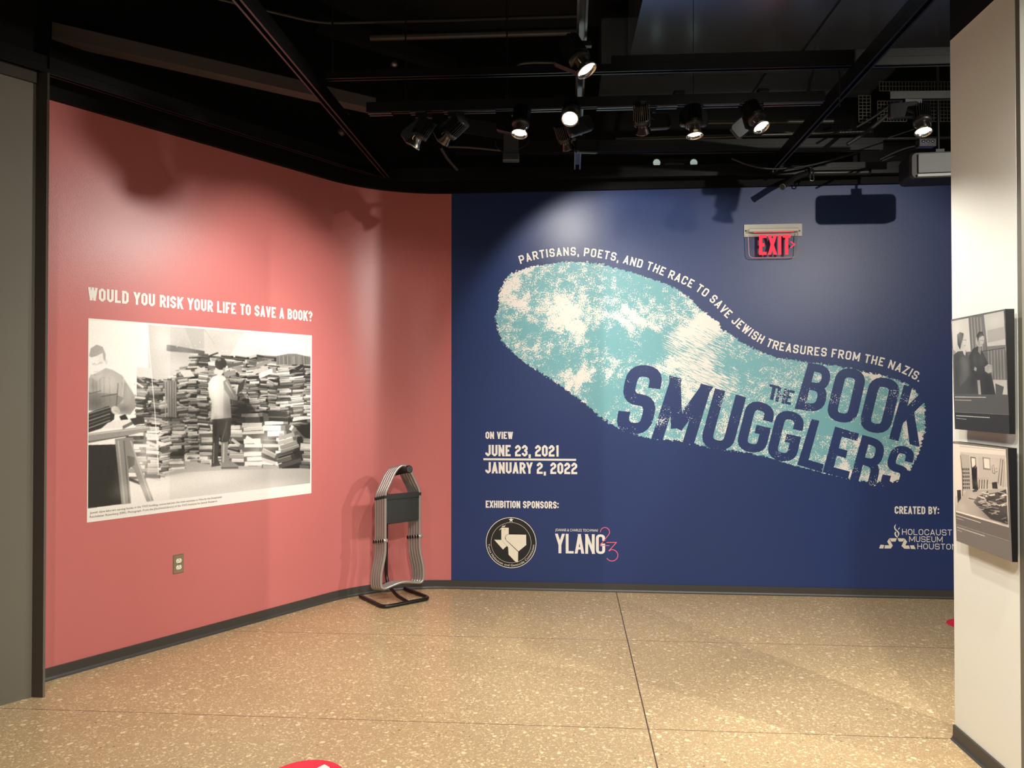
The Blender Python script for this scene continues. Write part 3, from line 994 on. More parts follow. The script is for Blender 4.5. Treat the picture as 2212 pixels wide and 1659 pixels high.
R.line([(90, 572), (118, 578), (160, 562)], 4, 0.55); R.ell(104, 574, 12, 7, 0.72); R.ell(146, 566, 12, 7, 0.72)
R.line([(118, 580), (112, 605)], 4, 0.72); R.line([(100, 625), (130, 622)], 4, 0.6)
R.ell(184, 560, 8, 18, 0.82)
R.poly([(85, 640), (110, 655), (150, 640), (165, 640), (125, 690), (72, 655)], 0.72)
R.poly([(370, 580), (385, 580), (385, 790), (374, 770)], 0.95)
# books and table in front of him
R.poly([(57, 900), (200, 850), (240, 900), (235, 940), (150, 1000), (57, 1030)], 0.16)
for i in range(5): R.line([(58, 905 + i * 24), (210, 858 + i * 22)], 5, 0.62 if i % 2 == 0 else 0.4)
R.poly([(195, 962), (250, 945), (368, 945), (290, 1000), (150, 1000)], 0.86); R.poly([(290, 985), (368, 945), (368, 968), (295, 1005)], 0.4)
R.ell(245, 880, 32, 26, 0.80, rot=0.6); R.line([(235, 880), (275, 900)], 8, 0.7)
R.poly([(270, 920), (310, 905), (330, 940), (280, 945)], 0.15); R.poly([(340, 935), (430, 920), (440, 960), (370, 980)], 0.2)
R.poly([(57, 1035), (330, 1000), (470, 985), (475, 1010), (340, 1045), (57, 1100)], 0.55)
R.line([(57, 1042), (470, 992)], 6, 0.78); R.line([(57, 1090), (330, 1048)], 6, 0.28)
R.poly([(57, 1110), (250, 1105), (285, 1500), (54, 1530)], 0.10)
R.poly([(240, 1070), (310, 1060), (322, 1180), (348, 1495), (285, 1503)], 0.52)
R.line([(262, 1080), (305, 1498)], 8, 0.68); R.line([(300, 1080), (335, 1495)], 7, 0.32)
R.poly([(300, 1060), (362, 1060), (365, 1130), (498, 1478), (452, 1485), (366, 1270), (330, 1240)], 0.50)
R.line([(345, 1080), (480, 1478)], 8, 0.68); R.poly([(322, 1180), (372, 1190), (370, 1240), (330, 1270)], 0.36)
# crack in the plate
R.line([(457, 310), (470, 500), (487, 680), (505, 880), (518, 1080), (530, 1300)], 4, 0.97)
for _ in range(18): R.ell(rr_.uniform(480, 1150), rr_.uniform(390, 500), 3, 3, 0.97)
for a_ in ((900, 720, 30, 90, .98, .6), (985, 860, 26, 90, .55, .5), (940, 925, 60, 14, .6, .4), (880, 860, 14, 60, .62, .4), (1030, 760, 20, 40, .35, .5), (905, 1010, 14, 70, .10, .6), (975, 1020, 16, 60, .36, .4),
           (200, 690, 60, 60, .80, .6), (110, 830, 60, 50, .30, .6), (330, 760, 26, 70, .72, .5), (300, 870, 50, 24, .34, .5), (100, 720, 26, 40, .42, .4), (120, 600, 34, 34, .97, .6), (150, 540, 20, 50, .80, .4),
           (700, 480, 80, 60, .62, .5), (620, 600, 80, 60, .86, .5), (1300, 430, 220, 40, .92, .6), (900, 420, 60, 60, .70, .4), (560, 420, 60, 90, .88, .5),
           (1090, 880, 110, 90, .08, .75), (900, 1150, 30, 30, .3, .3), (760, 900, 120, 120, .2, .35), (760, 1120, 90, 90, .16, .45), (1250, 1080, 60, 60, .98, .5), (1180, 1180, 60, 60, .97, .5), (1500, 1010, 50, 60, .08, .8),
           (1440, 820, 90, 120, .95, .25), (1320, 760, 60, 120, .2, .35), (440, 1180, 60, 110, .97, .45), (420, 740, 40, 60, .9, .3), (640, 1180, 60, 60, .2, .4), (620, 900, 40, 120, .25, .35),
           (260, 1320, 40, 120, .35, .3), (500, 1400, 200, 60, .95, .5), (900, 1330, 240, 60, .93, .5), (640, 1290, 120, 24, .6, .5), (1200, 1400, 300, 50, .95, .4)):
    R.soft(*a_)
img = R.done()
img = 0.47 + (img - 0.5) * 1.3
bl = img.copy(); bl[1:-1, 1:-1] = (img[:-2, 1:-1] + img[2:, 1:-1] + img[1:-1, :-2] + img[1:-1, 2:]) / 4; img = 0.55 * img + 0.45 * bl
# soft tone: vignette of the plate itself, grain
yy, xx = np.mgrid[0:PH_, 0:PW_] / np.array([PH_, PW_]).reshape(2, 1, 1)
k_ = np.clip((xx - 0.0) / 0.35, 0, 1)
img = np.clip(img, 0, 1)
img = img + rng.normal(0, 0.018, img.shape)
img[:, : int(0.31 * PW_)] += 0.05
# white border and caption strip
m_ = 4
img[:m_, :] = 1.0; img[:, -m_:] = 1.0; img[:, :2] = 1.0
cap_top = np.interp(np.arange(PW_), [0, PW_], [0.935 * PH_, 0.935 * PH_])
for x in range(PW_): img[int(cap_top[x]):, x] = 1.0
pw, phh = PU1 - PU0, PH1 - PH0
mural = empty('photo_mural', RED.p(PU0, PH0, 0), 'large black and white photo of two men sorting piles of books, on the red wall', 'photo')
mural.matrix_world = RED.mat(PU0, PH0, 0)
print_mesh('photo_print', img, ((0.15, 0.15, 0.135), (0.95, 0.935, 0.91)),
           lambda s, t: np.stack([s * pw, (1 - t) * phh, np.full_like(s, 0.0016)], -1), M_PRINT, mural)
mb = MB()
for s_, (bx0, by, bx1), z_ in (('Jewish slave laborers sorting books in the YIVO building, converted into the main worksite in Vilna by the Einsatzstab', (72, 1567, 948), 0),
                               ('Reichsleiter Rosenberg (ERR). Photograph. From the [Archives/Library] of the YIVO Institute for Jewish Research.', (72, 1594, 920), 0)):
    u0, h0 = RED.uh(*c2((bx0, by)))
    u1, _ = RED.uh(*c2((bx1, by - (bx1 - bx0) * 0.125)))
    font_line(mb, s_, u0 - PU0, h0 - PH0, u1 - PU0, 0.0115, z=0.003)
mb.build('caption', M_CAP, mural, label='two lines of small grey caption text')

# ---- headings on the red wall
px_text(RED, 'WOULD YOU RISK YOUR LIFE TO SAVE A BOOK?', (190, 646.5), (674.5, 696), (190, 618), 'wall_lettering',
        'white heading WOULD YOU RISK YOUR LIFE TO SAVE A BOOK? on the red wall', cw=0.5, T=0.185, rad=0.13, gap=0.085, space=0.3)


# ------------------------------------------------------------------ blue wall graphics
def c3(p): return (1030 + p[0] / 3.687, 510 + p[1] / 3.687)
def c4(p): return (1300 + p[0] / 2.9105, 740 + p[1] / 2.9105)
def c5(p): return (1030 + p[0] / 4.878, 910 + p[1] / 4.878)
def c6(p): return (1860 + p[0] / 6.284, 1060 + p[1] / 6.284)


OUT3 = [(176, 560), (172, 470), (215, 370), (262, 305), (330, 275), (450, 238), (600, 222), (700, 205), (850, 205), (1000, 222), (1090, 255), (1250, 290), (1400, 345),
        (1500, 380), (1600, 425), (1700, 495), (1780, 580), (1850, 635), (1930, 690), (1940, 738), (2028, 785)]
OUT4 = [(880, 0), (1000, 60), (1100, 95), (1300, 125), (1500, 150), (1650, 185), (1800, 215), (1905, 255), (1990, 320), (2032, 400),
        (2032, 550), (1992, 690), (1945, 790), (1855, 872), (1720, 880), (1620, 870), (1530, 850), (1380, 815), (1200, 770), (1040, 718),
        (900, 690), (740, 670), (600, 640), (450, 615), (300, 600), (200, 575), (100, 535), (0, 482)]
OUT3B = [(1100, 1500), (970, 1430), (860, 1330), (700, 1215), (560, 1120), (400, 1020), (300, 940), (200, 840), (165, 740), (150, 640)]
out_px = [c3(p) for p in OUT3] + [c4(p) for p in OUT4] + [c3(p) for p in OUT3B]
out_uh = np.array([BLUE.uh(*p) for p in out_px])
FU0, FH0 = out_uh.min(0) - 0.05; FU1, FH1 = out_uh.max(0) + 0.05
shoe = empty('shoeprint_mural', (0, 0, 0), 'teal and white shoeprint with THE BOOK SMUGGLERS title, on the navy wall', 'mural')
shoe.matrix_world = BLUE.mat(FU0, FH0, 0)
nu, nh = int((FU1 - FU0) / 0.008), int((FH1 - FH0) / 0.008)
uu, hh = np.meshgrid(np.linspace(FU0, FU1, nu), np.linspace(FH0, FH1, nh))
px_, py_ = uu.ravel(), hh.ravel()
dist = np.full(px_.shape, 1e9); ins = np.zeros(px_.shape, bool)
for i in range(len(out_uh)):
    (x0, y0), (x1, y1) = out_uh[i - 1], out_uh[i]
    dx, dy = x1 - x0, y1 - y0
    t_ = np.clip(((px_ - x0) * dx + (py_ - y0) * dy) / (dx * dx + dy * dy + 1e-12), 0, 1)
    dist = np.minimum(dist, np.hypot(px_ - x0 - t_ * dx, py_ - y0 - t_ * dy))
    if y0 != y1:
        ins ^= ((y0 > py_) != (y1 > py_)) & (px_ < dx * (py_ - y0) / dy + x0)
sd = np.where(ins, dist, -dist)
white = np.full(px_.shape, 0.405)
wx_ = 0.05 * np.sin(9 * py_ + 3 * px_) + 0.025 * np.sin(31 * py_ - 17 * px_ + 1) + 0.012 * np.sin(67 * py_ + 40 * px_)
wy_ = 0.04 * np.sin(8 * px_ - 5 * py_ + 2) + 0.022 * np.sin(29 * px_ + 23 * py_) + 0.012 * np.sin(71 * px_ - 35 * py_); stripe = np.zeros(px_.shape)


def blob(p, rx, ry, amt, arr, rot=0.0, conv=c3):
    u, h = BLUE.uh(*conv(p)); k = (3.687 if conv is c3 else 2.9105) * F / 5.8
    a, b = (px_ + wx_ - u), (py_ + wy_ - h)
    c, s = math.cos(rot), math.sin(rot)
    a, b = (a * c + b * s) / (rx / k), (-a * s + b * c) / (ry / k)
    arr += (0.5 if amt > 0 and arr is white else 1.0) * amt * np.exp(-(a * a + b * b))


for p, rx, ry, amt in (((740, 560), 150, 120, .75), ((255, 430), 110, 95, .8), ((350, 580), 110, 70, .55), ((400, 300), 70, 40, .3), ((820, 790), 110, 80, .6),
                       ((680, 700), 150, 60, .4), ((1320, 660), 190, 55, .62), ((1830, 680), 120, 100, .7), ((1760, 830), 170, 150, .45), ((810, 1180), 85, 90, .9),
                       ((400, 850), 80, 45, .35), ((1050, 1025), 80, 35, .35), ((1700, 480), 90, 60, .3), ((860, 590), 70, 60, .3), ((1000, 680), 110, 50, .3),
                       ((1250, 1300), 60, 60, .2), ((1520, 1060), 120, 60, .35), ((1000, 1480), 110, 40, .3), ((1400, 560), 90, 40, .2),
                       ((430, 740), 130, 60, -.22), ((1050, 840), 170, 90, -.22), ((1430, 850), 120, 120, -.22), ((1050, 1250), 150, 110, -.32), ((1330, 400), 200, 70, -.16),
                       ((650, 1030), 160, 80, -.16), ((1100, 330), 200, 40, -.12)):
    blob(p, rx, ry, amt, white)
for p, rx, ry, amt in (((640, 200), 200, 110, .4), ((500, 330), 60, 50, .4), ((1690, 230), 40, 50, .5), ((1985, 560), 40, 140, .7), ((1940, 340), 40, 60, .6), ((1860, 420), 40, 50, .4),
                       ((1550, 840), 60, 40, .6), ((1790, 830), 120, 60, .6), ((1560, 660), 60, 50, .4), ((800, 560), 50, 60, .35), ((1000, 130), 200, 40, -.2),
                       ((1600, 560), 150, 40, -.3), ((1380, 470), 60, 120, -.3)):
    blob(p, rx, ry, amt, white, conv=c4)
blob((1750, 850), 330, 190, 1.0, stripe); blob((700, 220), 260, 130, 0.9, stripe, conv=c4); blob((1520, 330), 90, 140, .6, stripe, conv=c4); blob((1750, 330), 90, 140, .5, stripe, conv=c4)
# clean pale rim just inside the toe outline
rim = np.exp(-((sd - 0.045) / 0.012) ** 2)
white += np.where(uu.ravel() < BLUE.uh(1560, 700)[0], 0.0, 0) * rim
keep = sd.reshape(nh, nu) > -0.045
me = bpy.data.meshes.new('shoeprint')
idx = np.arange(nh * nu).reshape(nh, nu)
kq = keep[1:, :-1] | keep[1:, 1:] | keep[:-1, 1:] | keep[:-1, :-1]
quads = np.stack([idx[:-1, :-1], idx[:-1, 1:], idx[1:, 1:], idx[1:, :-1]], -1)[kq]
used = np.unique(quads); remap = -np.ones(nh * nu, int); remap[used] = np.arange(len(used))
me.from_pydata(np.stack([px_[used] - FU0, py_[used] - FH0, np.full(len(used), 0.0012)], -1).tolist(), [], remap[quads].tolist())
ca = me.color_attributes.new('print', 'FLOAT_COLOR', 'POINT')
cc = np.ones((len(used), 4), dtype=np.float32)
cc[:, 0] = np.clip(sd[used] * 5 + 0.5, 0, 1); cc[:, 1] = np.clip(white[used], 0, 1.2); cc[:, 2] = np.clip(stripe[used], 0, 1)
ca.data.foreach_set('color', cc.ravel())
me.materials.append(M_FOOT)
so = bpy.data.objects.new('shoeprint', me); COL.objects.link(so); so.parent = shoe


def quad_word(name, letters, conv, cw, T, rad, nseg, material, z, parent):
    """letters: (char, TL, TR, BR, BL) pixel quads on the blue wall"""
    mb = MB(); kz = 0
    for ch, *q in letters:
        Q = [V(BLUE.uh(*conv(p))) - V((FU0, FH0)) for p in q]
        polys, W = glyph(ch, cw if ch != 'M' else cw, T, rad, nseg)
        for pl in polys:
            kz += 1
            pts = []
            for a, b in pl:
                s_, t_ = a / W, 1 - b
                p = Q[0] * (1 - s_) * (1 - t_) + Q[1] * s_ * (1 - t_) + Q[2] * s_ * t_ + Q[3] * (1 - s_) * t_
                pts.append((p.x, p.y, z + kz * 2e-6))
            mb.face(pts)
    return mb.build(name, material, parent)


quad_word('title_word', [
    ('S', (170, 128), (398, 158), (300, 585), (75, 568)), ('M', (437, 210), (690, 275), (578, 640), (312, 602)), ('U', (712, 287), (907, 345), (815, 692), (610, 655)),
    ('G', (918, 352), (1098, 400), (1022, 706), (838, 672)), ('G', (1108, 412), (1284, 455), (1214, 762), (1028, 724)), ('L', (1318, 480), (1450, 512), (1384, 815), (1228, 768)),
    ('E', (1466, 528), (1616, 572), (1548, 858), (1388, 815)), ('Q', (1638, 580), (1790, 622), (1722, 905), (1558, 866)), ('S', (1832, 636), (1978, 668), (1900, 945), (1735, 918))],
    c4, 0.5, 0.165, 0.2, 5, M_TITLE, 0.00135, shoe)
quad_word('title_word', [('T', (1055, 260), (1118, 276), (1098, 368), (1036, 352)), ('H', (1110, 278), (1166, 292), (1146, 386), (1090, 370)), ('E', (1168, 293), (1214, 305), (1186, 393), (1148, 383))],
          c4, 0.52, 0.17, 0.05, 1, M_TITLE, 0.00135, shoe)
quad_word('title_word', [('B', (1298, 126), (1450, 152), (1392, 446), (1212, 416)), ('O', (1484, 148), (1670, 182), (1594, 518), (1402, 482)), ('O', (1694, 204), (1886, 242), (1804, 584), (1608, 548)),
                         ('K', (1900, 264), (2050, 326), (1985, 652), (1805, 604))],
          c4, 0.5, 0.165, 0.2, 5, M_TITLE, 0.00145, shoe)

# ---- curved line of text over the shoe
CURVE = [(1124.5, 570.5), (1152, 562), (1180, 556.5), (1215, 553), (1239, 552), (1259, 553), (1290, 556.5), (1324, 563), (1352, 570.5), (1380, 578), (1403, 584), (1430, 595), (1462, 608),
         (1488, 620), (1507, 631), (1530, 648), (1548, 665), (1562, 680), (1578, 695), (1600, 714), (1622, 730), (1642, 742), (1668, 753), (1700, 760), (1740, 766), (1781, 770), (1820, 775), (1853, 780.5), (1880, 785.5),
         (1906, 791.5), (1932, 800), (1955, 809), (1984, 825)]
cu_ = [V(BLUE.uh(*p)) for p in CURVE]
dense = []
for i in range(len(cu_) - 1):
    a, b, c, d = cu_[max(i - 1, 0)], cu_[i], cu_[i + 1], cu_[min(i + 2, len(cu_) - 1)]
    for j in range(8):
        t = j / 8
        dense.append(0.5 * ((2 * b) + (c - a) * t + (2 * a - 5 * b + 4 * c - d) * t * t + (3 * b - a - 3 * c + d) * t ** 3))
dense.append(cu_[-1])
al = [0.0]
for i in range(1, len(dense)): al.append(al[-1] + (dense[i] - dense[i - 1]).length)


def on_curve(s):
    x = float(np.interp(s, al, [p.x for p in dense])); y = float(np.interp(s, al, [p.y for p in dense]))
    return V((x, y))


txt = 'PARTISANS, POETS, AND THE RACE TO SAVE JEWISH TREASURES FROM THE NAZIS.'
cw_, T_, gp_, spc_ = 0.62, 0.17, 0.2, 0.36
wtot = line_width(txt, cw_, T_, gp_, spc_)
CH = al[-1] / wtot
ub, hb = BLUE.uh(1124, 571)
arch = empty('wall_lettering', (0, 0, 0), 'white line of words arching along the top of the shoeprint', 'lettering')
arch.matrix_world = BLUE.mat(ub, hb, 0.0015)
x = 0
for wd in txt.split():
    mb = MB()
    for ch in wd:
        polys, W = glyph(ch, cw_, T_, 0.1)
        mid_ = (on_curve(x * CH) + on_curve((x + W) * CH)) / 2
        d_ = (on_curve((x + W + 0.12) * CH) - on_curve((x - 0.12) * CH)).normalized(); nn = V((-d_.y, d_.x))
        for k, pl in enumerate(polys):
            mb.face([(*(mid_ + d_ * ((px - W / 2) * CH) + nn * (py * CH) - V((ub, hb))), k * 2e-5) for px, py in pl])
        x += W + gp_
    mb.build('word', M_INK, arch)
    x += spc_

# ---- plain lines of text
k_ = dict(cw=0.52, T=0.19, rad=0.13, gap=0.09, space=0.3)
px_text(BLUE, 'ON VIEW', c5((92, 186)), c5((380, 186)), c5((92, 110)), 'wall_lettering', 'small white words ON VIEW above the two dates', **k_)
px_text(BLUE, 'JUNE 23, 2021', c5((90, 369)), c5((862, 371)), c5((90, 250)), 'wall_lettering', 'white opening date JUNE 23, 2021 above the thin line', **k_)
px_text(BLUE, 'JANUARY 2, 2022', c5((90, 551)), c5((1058, 555)), c5((90, 432)), 'wall_lettering', 'white closing date JANUARY 2, 2022 under the thin line', **k_)
px_text(BLUE, 'EXHIBITION SPONSORS:', c5((94, 913)), c5((862, 917)), c5((94, 838)), 'wall_lettering', 'white words EXHIBITION SPONSORS: above the round seal', **k_)
px_text(BLUE, 'CREATED BY:', c6((455, 314)), c6((1058, 320)), c6((455, 210)), 'wall_lettering', 'white words CREATED BY: at the right end of the navy wall', **k_)
ua, ha = BLUE.uh(*c5((70, 410))); uz, hz = BLUE.uh(*c5((1046, 396)))
mb = MB(); mb.face([(0, 0, 0), (uz - ua, 0, 0), (uz - ua, hz - ha, 0), (0, hz - ha, 0)])
mb.build('divider_line', M_INK, None, BLUE.mat(ua, ha, 0.0015), 'thin white line between the two dates', 'line')

# ---- round black seal
su, sh = BLUE.uh(*c5((361, 1279)))
SR = abs(BLUE.uh(*c5((632, 1279)))[0] - BLUE.uh(*c5((92, 1279)))[0]) / 2


def disc(mb, r0, r1, z, n=72, m=0, cx=0, cy=0):
    for i in range(n):
        a, b = 2 * math.pi * i / n, 2 * math.pi * (i + 1) / n
        q = [(cx + r1 * math.cos(a), cy + r1 * math.sin(a), z), (cx + r1 * math.cos(b), cy + r1 * math.sin(b), z)]
        if r0 > 0: q += [(cx + r0 * math.cos(b), cy + r0 * math.sin(b), z), (cx + r0 * math.cos(a), cy + r0 * math.sin(a), z)]
        else: q += [(cx, cy, z)]
        mb.face(q, m)


seal = empty('round_seal', (0, 0, 0), 'round black seal with a pale state outline and white star on the navy wall', 'logo')
seal.matrix_world = BLUE.mat(su, sh, 0.001)
mb = MB(); disc(mb, 0, SR, 0); mb.build('disc', M_SEAL, seal)
mb = MB(); disc(mb, SR * 0.962, SR * 0.985, 3e-4); mb.build('rim', M_INK, seal, label='white outer ring')
mb = MB(); disc(mb, SR * 0.775, SR * 0.785, 3e-4); mb.build('rim', M_SEALW, seal, label='thin inner ring')
S5 = lambda x, y: ((x - 361) / 271 * SR, -(y - 1279) / 271 * SR)
mb = MB()
for k, pl in enumerate(([(258, 1122), (336, 1122), (336, 1192), (258, 1192)], [(258, 1190), (336, 1190), (322, 1200), (300, 1215), (298, 1238), (310, 1258), (308, 1300), (258, 1250)],
                        [(258, 1250), (310, 1258), (436, 1374), (434, 1484), (404, 1476), (334, 1404), (330, 1330), (318, 1312)],
                        [(182, 1250), (258, 1252), (318, 1314), (275, 1352)],
                        [(303, 1222), (308, 1205), (330, 1193), (520, 1193), (522, 1300), (440, 1368), (308, 1250)])):
    mb.face([(*S5(*p), 4e-4 + k * 2e-5) for p in reversed(pl)])
mb.build('state_outline', M_SEALW, seal)
mb = MB()
for j, seg in enumerate(([(336, 1190), (312, 1198), (300, 1220), (302, 1244), (316, 1262), (436, 1372)],)):
    for a, b in zip(seg[:-1], seg[1:]):
        d = V((b[0] - a[0], b[1] - a[1])).normalized(); nx, ny = -d.y * 1.6, d.x * 1.6
        mb.face([(*S5(a[0] + nx, a[1] + ny), 6e-4), (*S5(b[0] + nx, b[1] + ny), 6e-4), (*S5(b[0] - nx, b[1] - ny), 6e-4), (*S5(a[0] - nx, a[1] - ny), 6e-4)])
mb.build('wing_line', M_SEAL, seal, label='dark line along the wing')
mb = MB(); disc(mb, 0, SR * 0.014, 6e-4, 10, 0, *S5(292, 1142)); mb.build('eye', M_SEAL, seal, label='dark eye of the bird head')
mb = MB()
for seg in ([(258, 1128), (236, 1150)], [(262, 1112), (300, 1112)], [(280, 1112), (274, 1094)], [(286, 1110), (302, 1092)]):
    (a, b) = seg; d = V((b[0] - a[0], b[1] - a[1])).normalized(); nx, ny = -d.y * 4, d.x * 4
    mb.face([(*S5(a[0] + nx, a[1] + ny), 5e-4), (*S5(b[0] + nx * .3, b[1] + ny * .3), 5e-4), (*S5(b[0] - nx * .3, b[1] - ny * .3), 5e-4), (*S5(a[0] - nx, a[1] - ny), 5e-4)])
mb.build('twig', M_INK, seal)
mb = MB(); pts = []
for i in range(10):
    r = (28 if i % 2 == 0 else 11) / 271 * SR; a = math.pi / 2 + i * math.pi / 5
    pts.append((S5(361, 1040)[0] + r * math.cos(a), S5(361, 1040)[1] + r * math.sin(a), 5e-4))
ctr = (*S5(361, 1040), 5e-4)
for i in range(10): mb.face([pts[i], pts[(i + 1) % 10], ctr])
mb.build('star', M_INK, seal)
mb = MB(); s_ = 'Texas Holocaust and Genocide Commission'
widths = []
capH = max(v.y for v in font_mesh('H')[0])
for ch in s_:
    vs, fs = font_mesh(ch) if ch != ' ' else ([], [])
    widths.append((max(v.x for v in vs) + 0.07 if vs else 0.28, vs, fs))
tot = sum(w for w, _, _ in widths); A0, A1 = math.radians(184), math.radians(356)
hgt = 0.085 * SR; x = 0
for w, vs, fs in widths:
    am = A0 + (A1 - A0) * (x + w / 2) / tot
    kx = (A1 - A0) / tot
    P = []
    for v in vs:
        a = am + (v.x - w / 2) * kx
        r = SR * 0.917 - v.y / capH * hgt
        P.append((r * math.cos(a), r * math.sin(a), 5e-4))
    if P: mb.mesh(P, fs)
    x += w
mb.build('seal_lettering', M_INK, seal)

# ---- sponsor logo with the pink figures
lu, lh = BLUE.uh(*c5((825, 1390)))
logo = empty('sponsor_logo', (0, 0, 0), 'white condensed wordmark with thin pink figures 2 and 3 on the navy wall', 'logo')
logo.matrix_world = BLUE.mat(lu, lh, 0.001)
L5 = lambda x, y: tuple(V(BLUE.uh(*c5((x, y)))) - V((lu, lh)))
mb = MB(); a, b = L5(828, 1390), L5(1352, 1392)
text_line(mb, 'YLANG', a[0], a[1], b[0], L5(828, 1184)[1] - a[1], cw=0.40, T=0.125, rad=0.14, gap=0.055, nseg=3)
mb.build('wordmark', M_INK, logo)
mb = MB(); a, b = L5(826, 1157), L5(1278, 1161)
font_line(mb, 'JOANNE & CHARLES TEICHMAN/', a[0], a[1], b[0], L5(826, 1131)[1] - a[1])
mb.build('small_lettering', M_INK, logo)


def ribbon(mb, pts, w, z):
    P = [V(L5(*p)) for p in pts]; w = w / 4.878 * 5.8 / F
    for i in range(len(P) - 1):
        d = (P[i + 1] - P[i]).normalized(); n = V((-d.y, d.x)) * w / 2; e = d * w * 0.25
        mb.face([(*(P[i] - e - n), z), (*(P[i + 1] + e - n), z), (*(P[i + 1] + e + n), z), (*(P[i] - e + n), z)]); z += 1e-5


mb = MB()
ribbon(mb, [(1350 + 48 * math.cos(t), 1167 + 48 * math.sin(t)) for t in np.linspace(math.pi, 2 * math.pi + 0.75, 20)] + [(1300, 1306), (1396, 1310)], 8, 8e-4)
mb.build('pink_figure', M_PINK, logo, label='thin pink figure 2')
mb = MB()
ribbon(mb, [(1368, 1276), (1472, 1276), (1390, 1366), (1400, 1362)] + [(1424 + 62 * math.cos(t), 1412 + 60 * math.sin(t)) for t in np.linspace(-1.75, 2.6, 26)], 8, 9e-4)
mb.build('pink_figure', M_PINK, logo, label='thin pink figure 3')

# ---- museum logo
mu, mh = BLUE.uh(*c6((245, 790)))
mus = empty('museum_logo', (0, 0, 0), 'white museum logo with flame and folded scarf at the right end of the navy wall', 'logo')
mus.matrix_world = BLUE.mat(mu, mh, 0.001)
L6 = lambda x, y: tuple(V(BLUE.uh(*c6((x, y)))) - V((mu, mh)))
for s_, x0, y0, x1, ty in (('HOLOCAUST', 556, 598, 1232, 518), ('MUSEUM', 652, 694, 1106, 616), ('HOUSTON', 764, 792, 1302, 714)):
    mb = MB(); a, b = L6(x0, y0), L6(x1, y0 + 6)
    text_line(mb, s_, a[0], a[1], b[0], L6(x0, ty)[1] - a[1], cw=0.86, T=0.125, rad=0.42, gap=0.2, nseg=6)
    mb.build('logo_word', M_INK, mus)
mb = MB()
for k, pl in enumerate(([(474, 452), (462, 490), (470, 520), (500, 545), (520, 575), (516, 600), (492, 628), (498, 605), (502, 580), (490, 560), (458, 530), (446, 500), (452, 475)],
                        [(522, 488), (524, 512), (506, 530), (500, 520), (516, 505)],
                        [(478, 560), (470, 580), (478, 605), (500, 632), (488, 640), (460, 612), (450, 580), (462, 555)])):
    mb.face([(*L6(*p), 4e-4 + k * 2e-5) for p in reversed(pl)])
mb.build('flame', M_INK, mus)
mb = MB()
for k, pl in enumerate(([(382, 645), (484, 645), (468, 690), (410, 690)], [(378, 650), (430, 745), (404, 782), (354, 690)], [(322, 740), (418, 740), (404, 784), (318, 784)],
                        [(262, 732), (312, 736), (302, 784), (244, 782)],
                        [(494, 645), (590, 647), (566, 690), (514, 690)], [(592, 650), (624, 692), (582, 782), (548, 750)], [(566, 745), (648, 742), (662, 788), (586, 786)], [(662, 742), (716, 740), (740, 792), (676, 788)])):
    mb.face([(*L6(*p), 4e-4 + k * 2e-5) for p in reversed(pl)])
mb.build('scarf', M_SEALW, mus)

# ------------------------------------------------------------------ mounted photos on the right wall
def c7(p): return (2030 + p[0] / 2.7637, 640 + p[1] / 2.7637)


def panel(name, label, tlp, trp, brp, blp, draw, h_img, caption_bg, tint):
    """a board whose face stands off the wall, a little more at its top edge"""
    OFF_T, OFF_B = 0.052, 0.040
    a = [RIGHT.uh(*c7(tlp), OFF_T), RIGHT.uh(*c7(trp), OFF_T), RIGHT.uh(*c7(brp), OFF_B), RIGHT.uh(*c7(blp), OFF_B)]
    u0 = (a[0][0] + a[3][0]) / 2; u1 = (a[1][0] + a[2][0]) / 2
    h1 = (a[0][1] + a[1][1]) / 2; h0 = (a[2][1] + a[3][1]) / 2
    W, H = u1 - u0, h1 - h0
    root = empty(name, (0, 0, 0), label, 'framed photo', 'photo panels on the cream wall end')
    root.matrix_world = RIGHT.mat(u0, h0, 0)
    mb = MB()
    zt, zb, bk = OFF_T - 0.0008, OFF_B - 0.0008, 0.02
    vs = [(0, 0, bk), (W, 0, bk), (W, H, bk), (0, H, bk), (0, 0, zb), (W, 0, zb), (W, H, zt), (0, H, zt)]
    mb.mesh(vs, [(3, 2, 1, 0), (4, 5, 6, 7), (0, 1, 5, 4), (1, 2, 6, 5), (2, 3, 7, 6), (3, 0, 4, 7)])
    mb.build('board', M_FRAMEB, root)
    mb = MB(); mb.box((W * 0.5, H * 0.75, bk / 2 + 0.0005), (W * 0.6, 0.03, bk - 0.001)); mb.build('hanging_cleat', M_GREYDARK, root)
    r = Raster(225, 450, 2, caption_bg)

    def fn(p):
        f = c7(p)
        # both edges of the face converge, so measure along the face itself
        u, h = RIGHT.uh(*f, (OFF_T + OFF_B) / 2)
        return ((u - u0) / W * 225, (h1 - h) / H * 450)
    r.fn = fn
    draw(r)
    print_mesh('photo_print', np.clip(r.done() ** 0.82 + rng.normal(0, 0.008, (450, 225)), 0, 1), tint,
               lambda s, t: np.stack([s * W, (1 - t) * H, OFF_B + (OFF_T - OFF_B) * (1 - t)], -1), M_PRINT2, root)
    return root


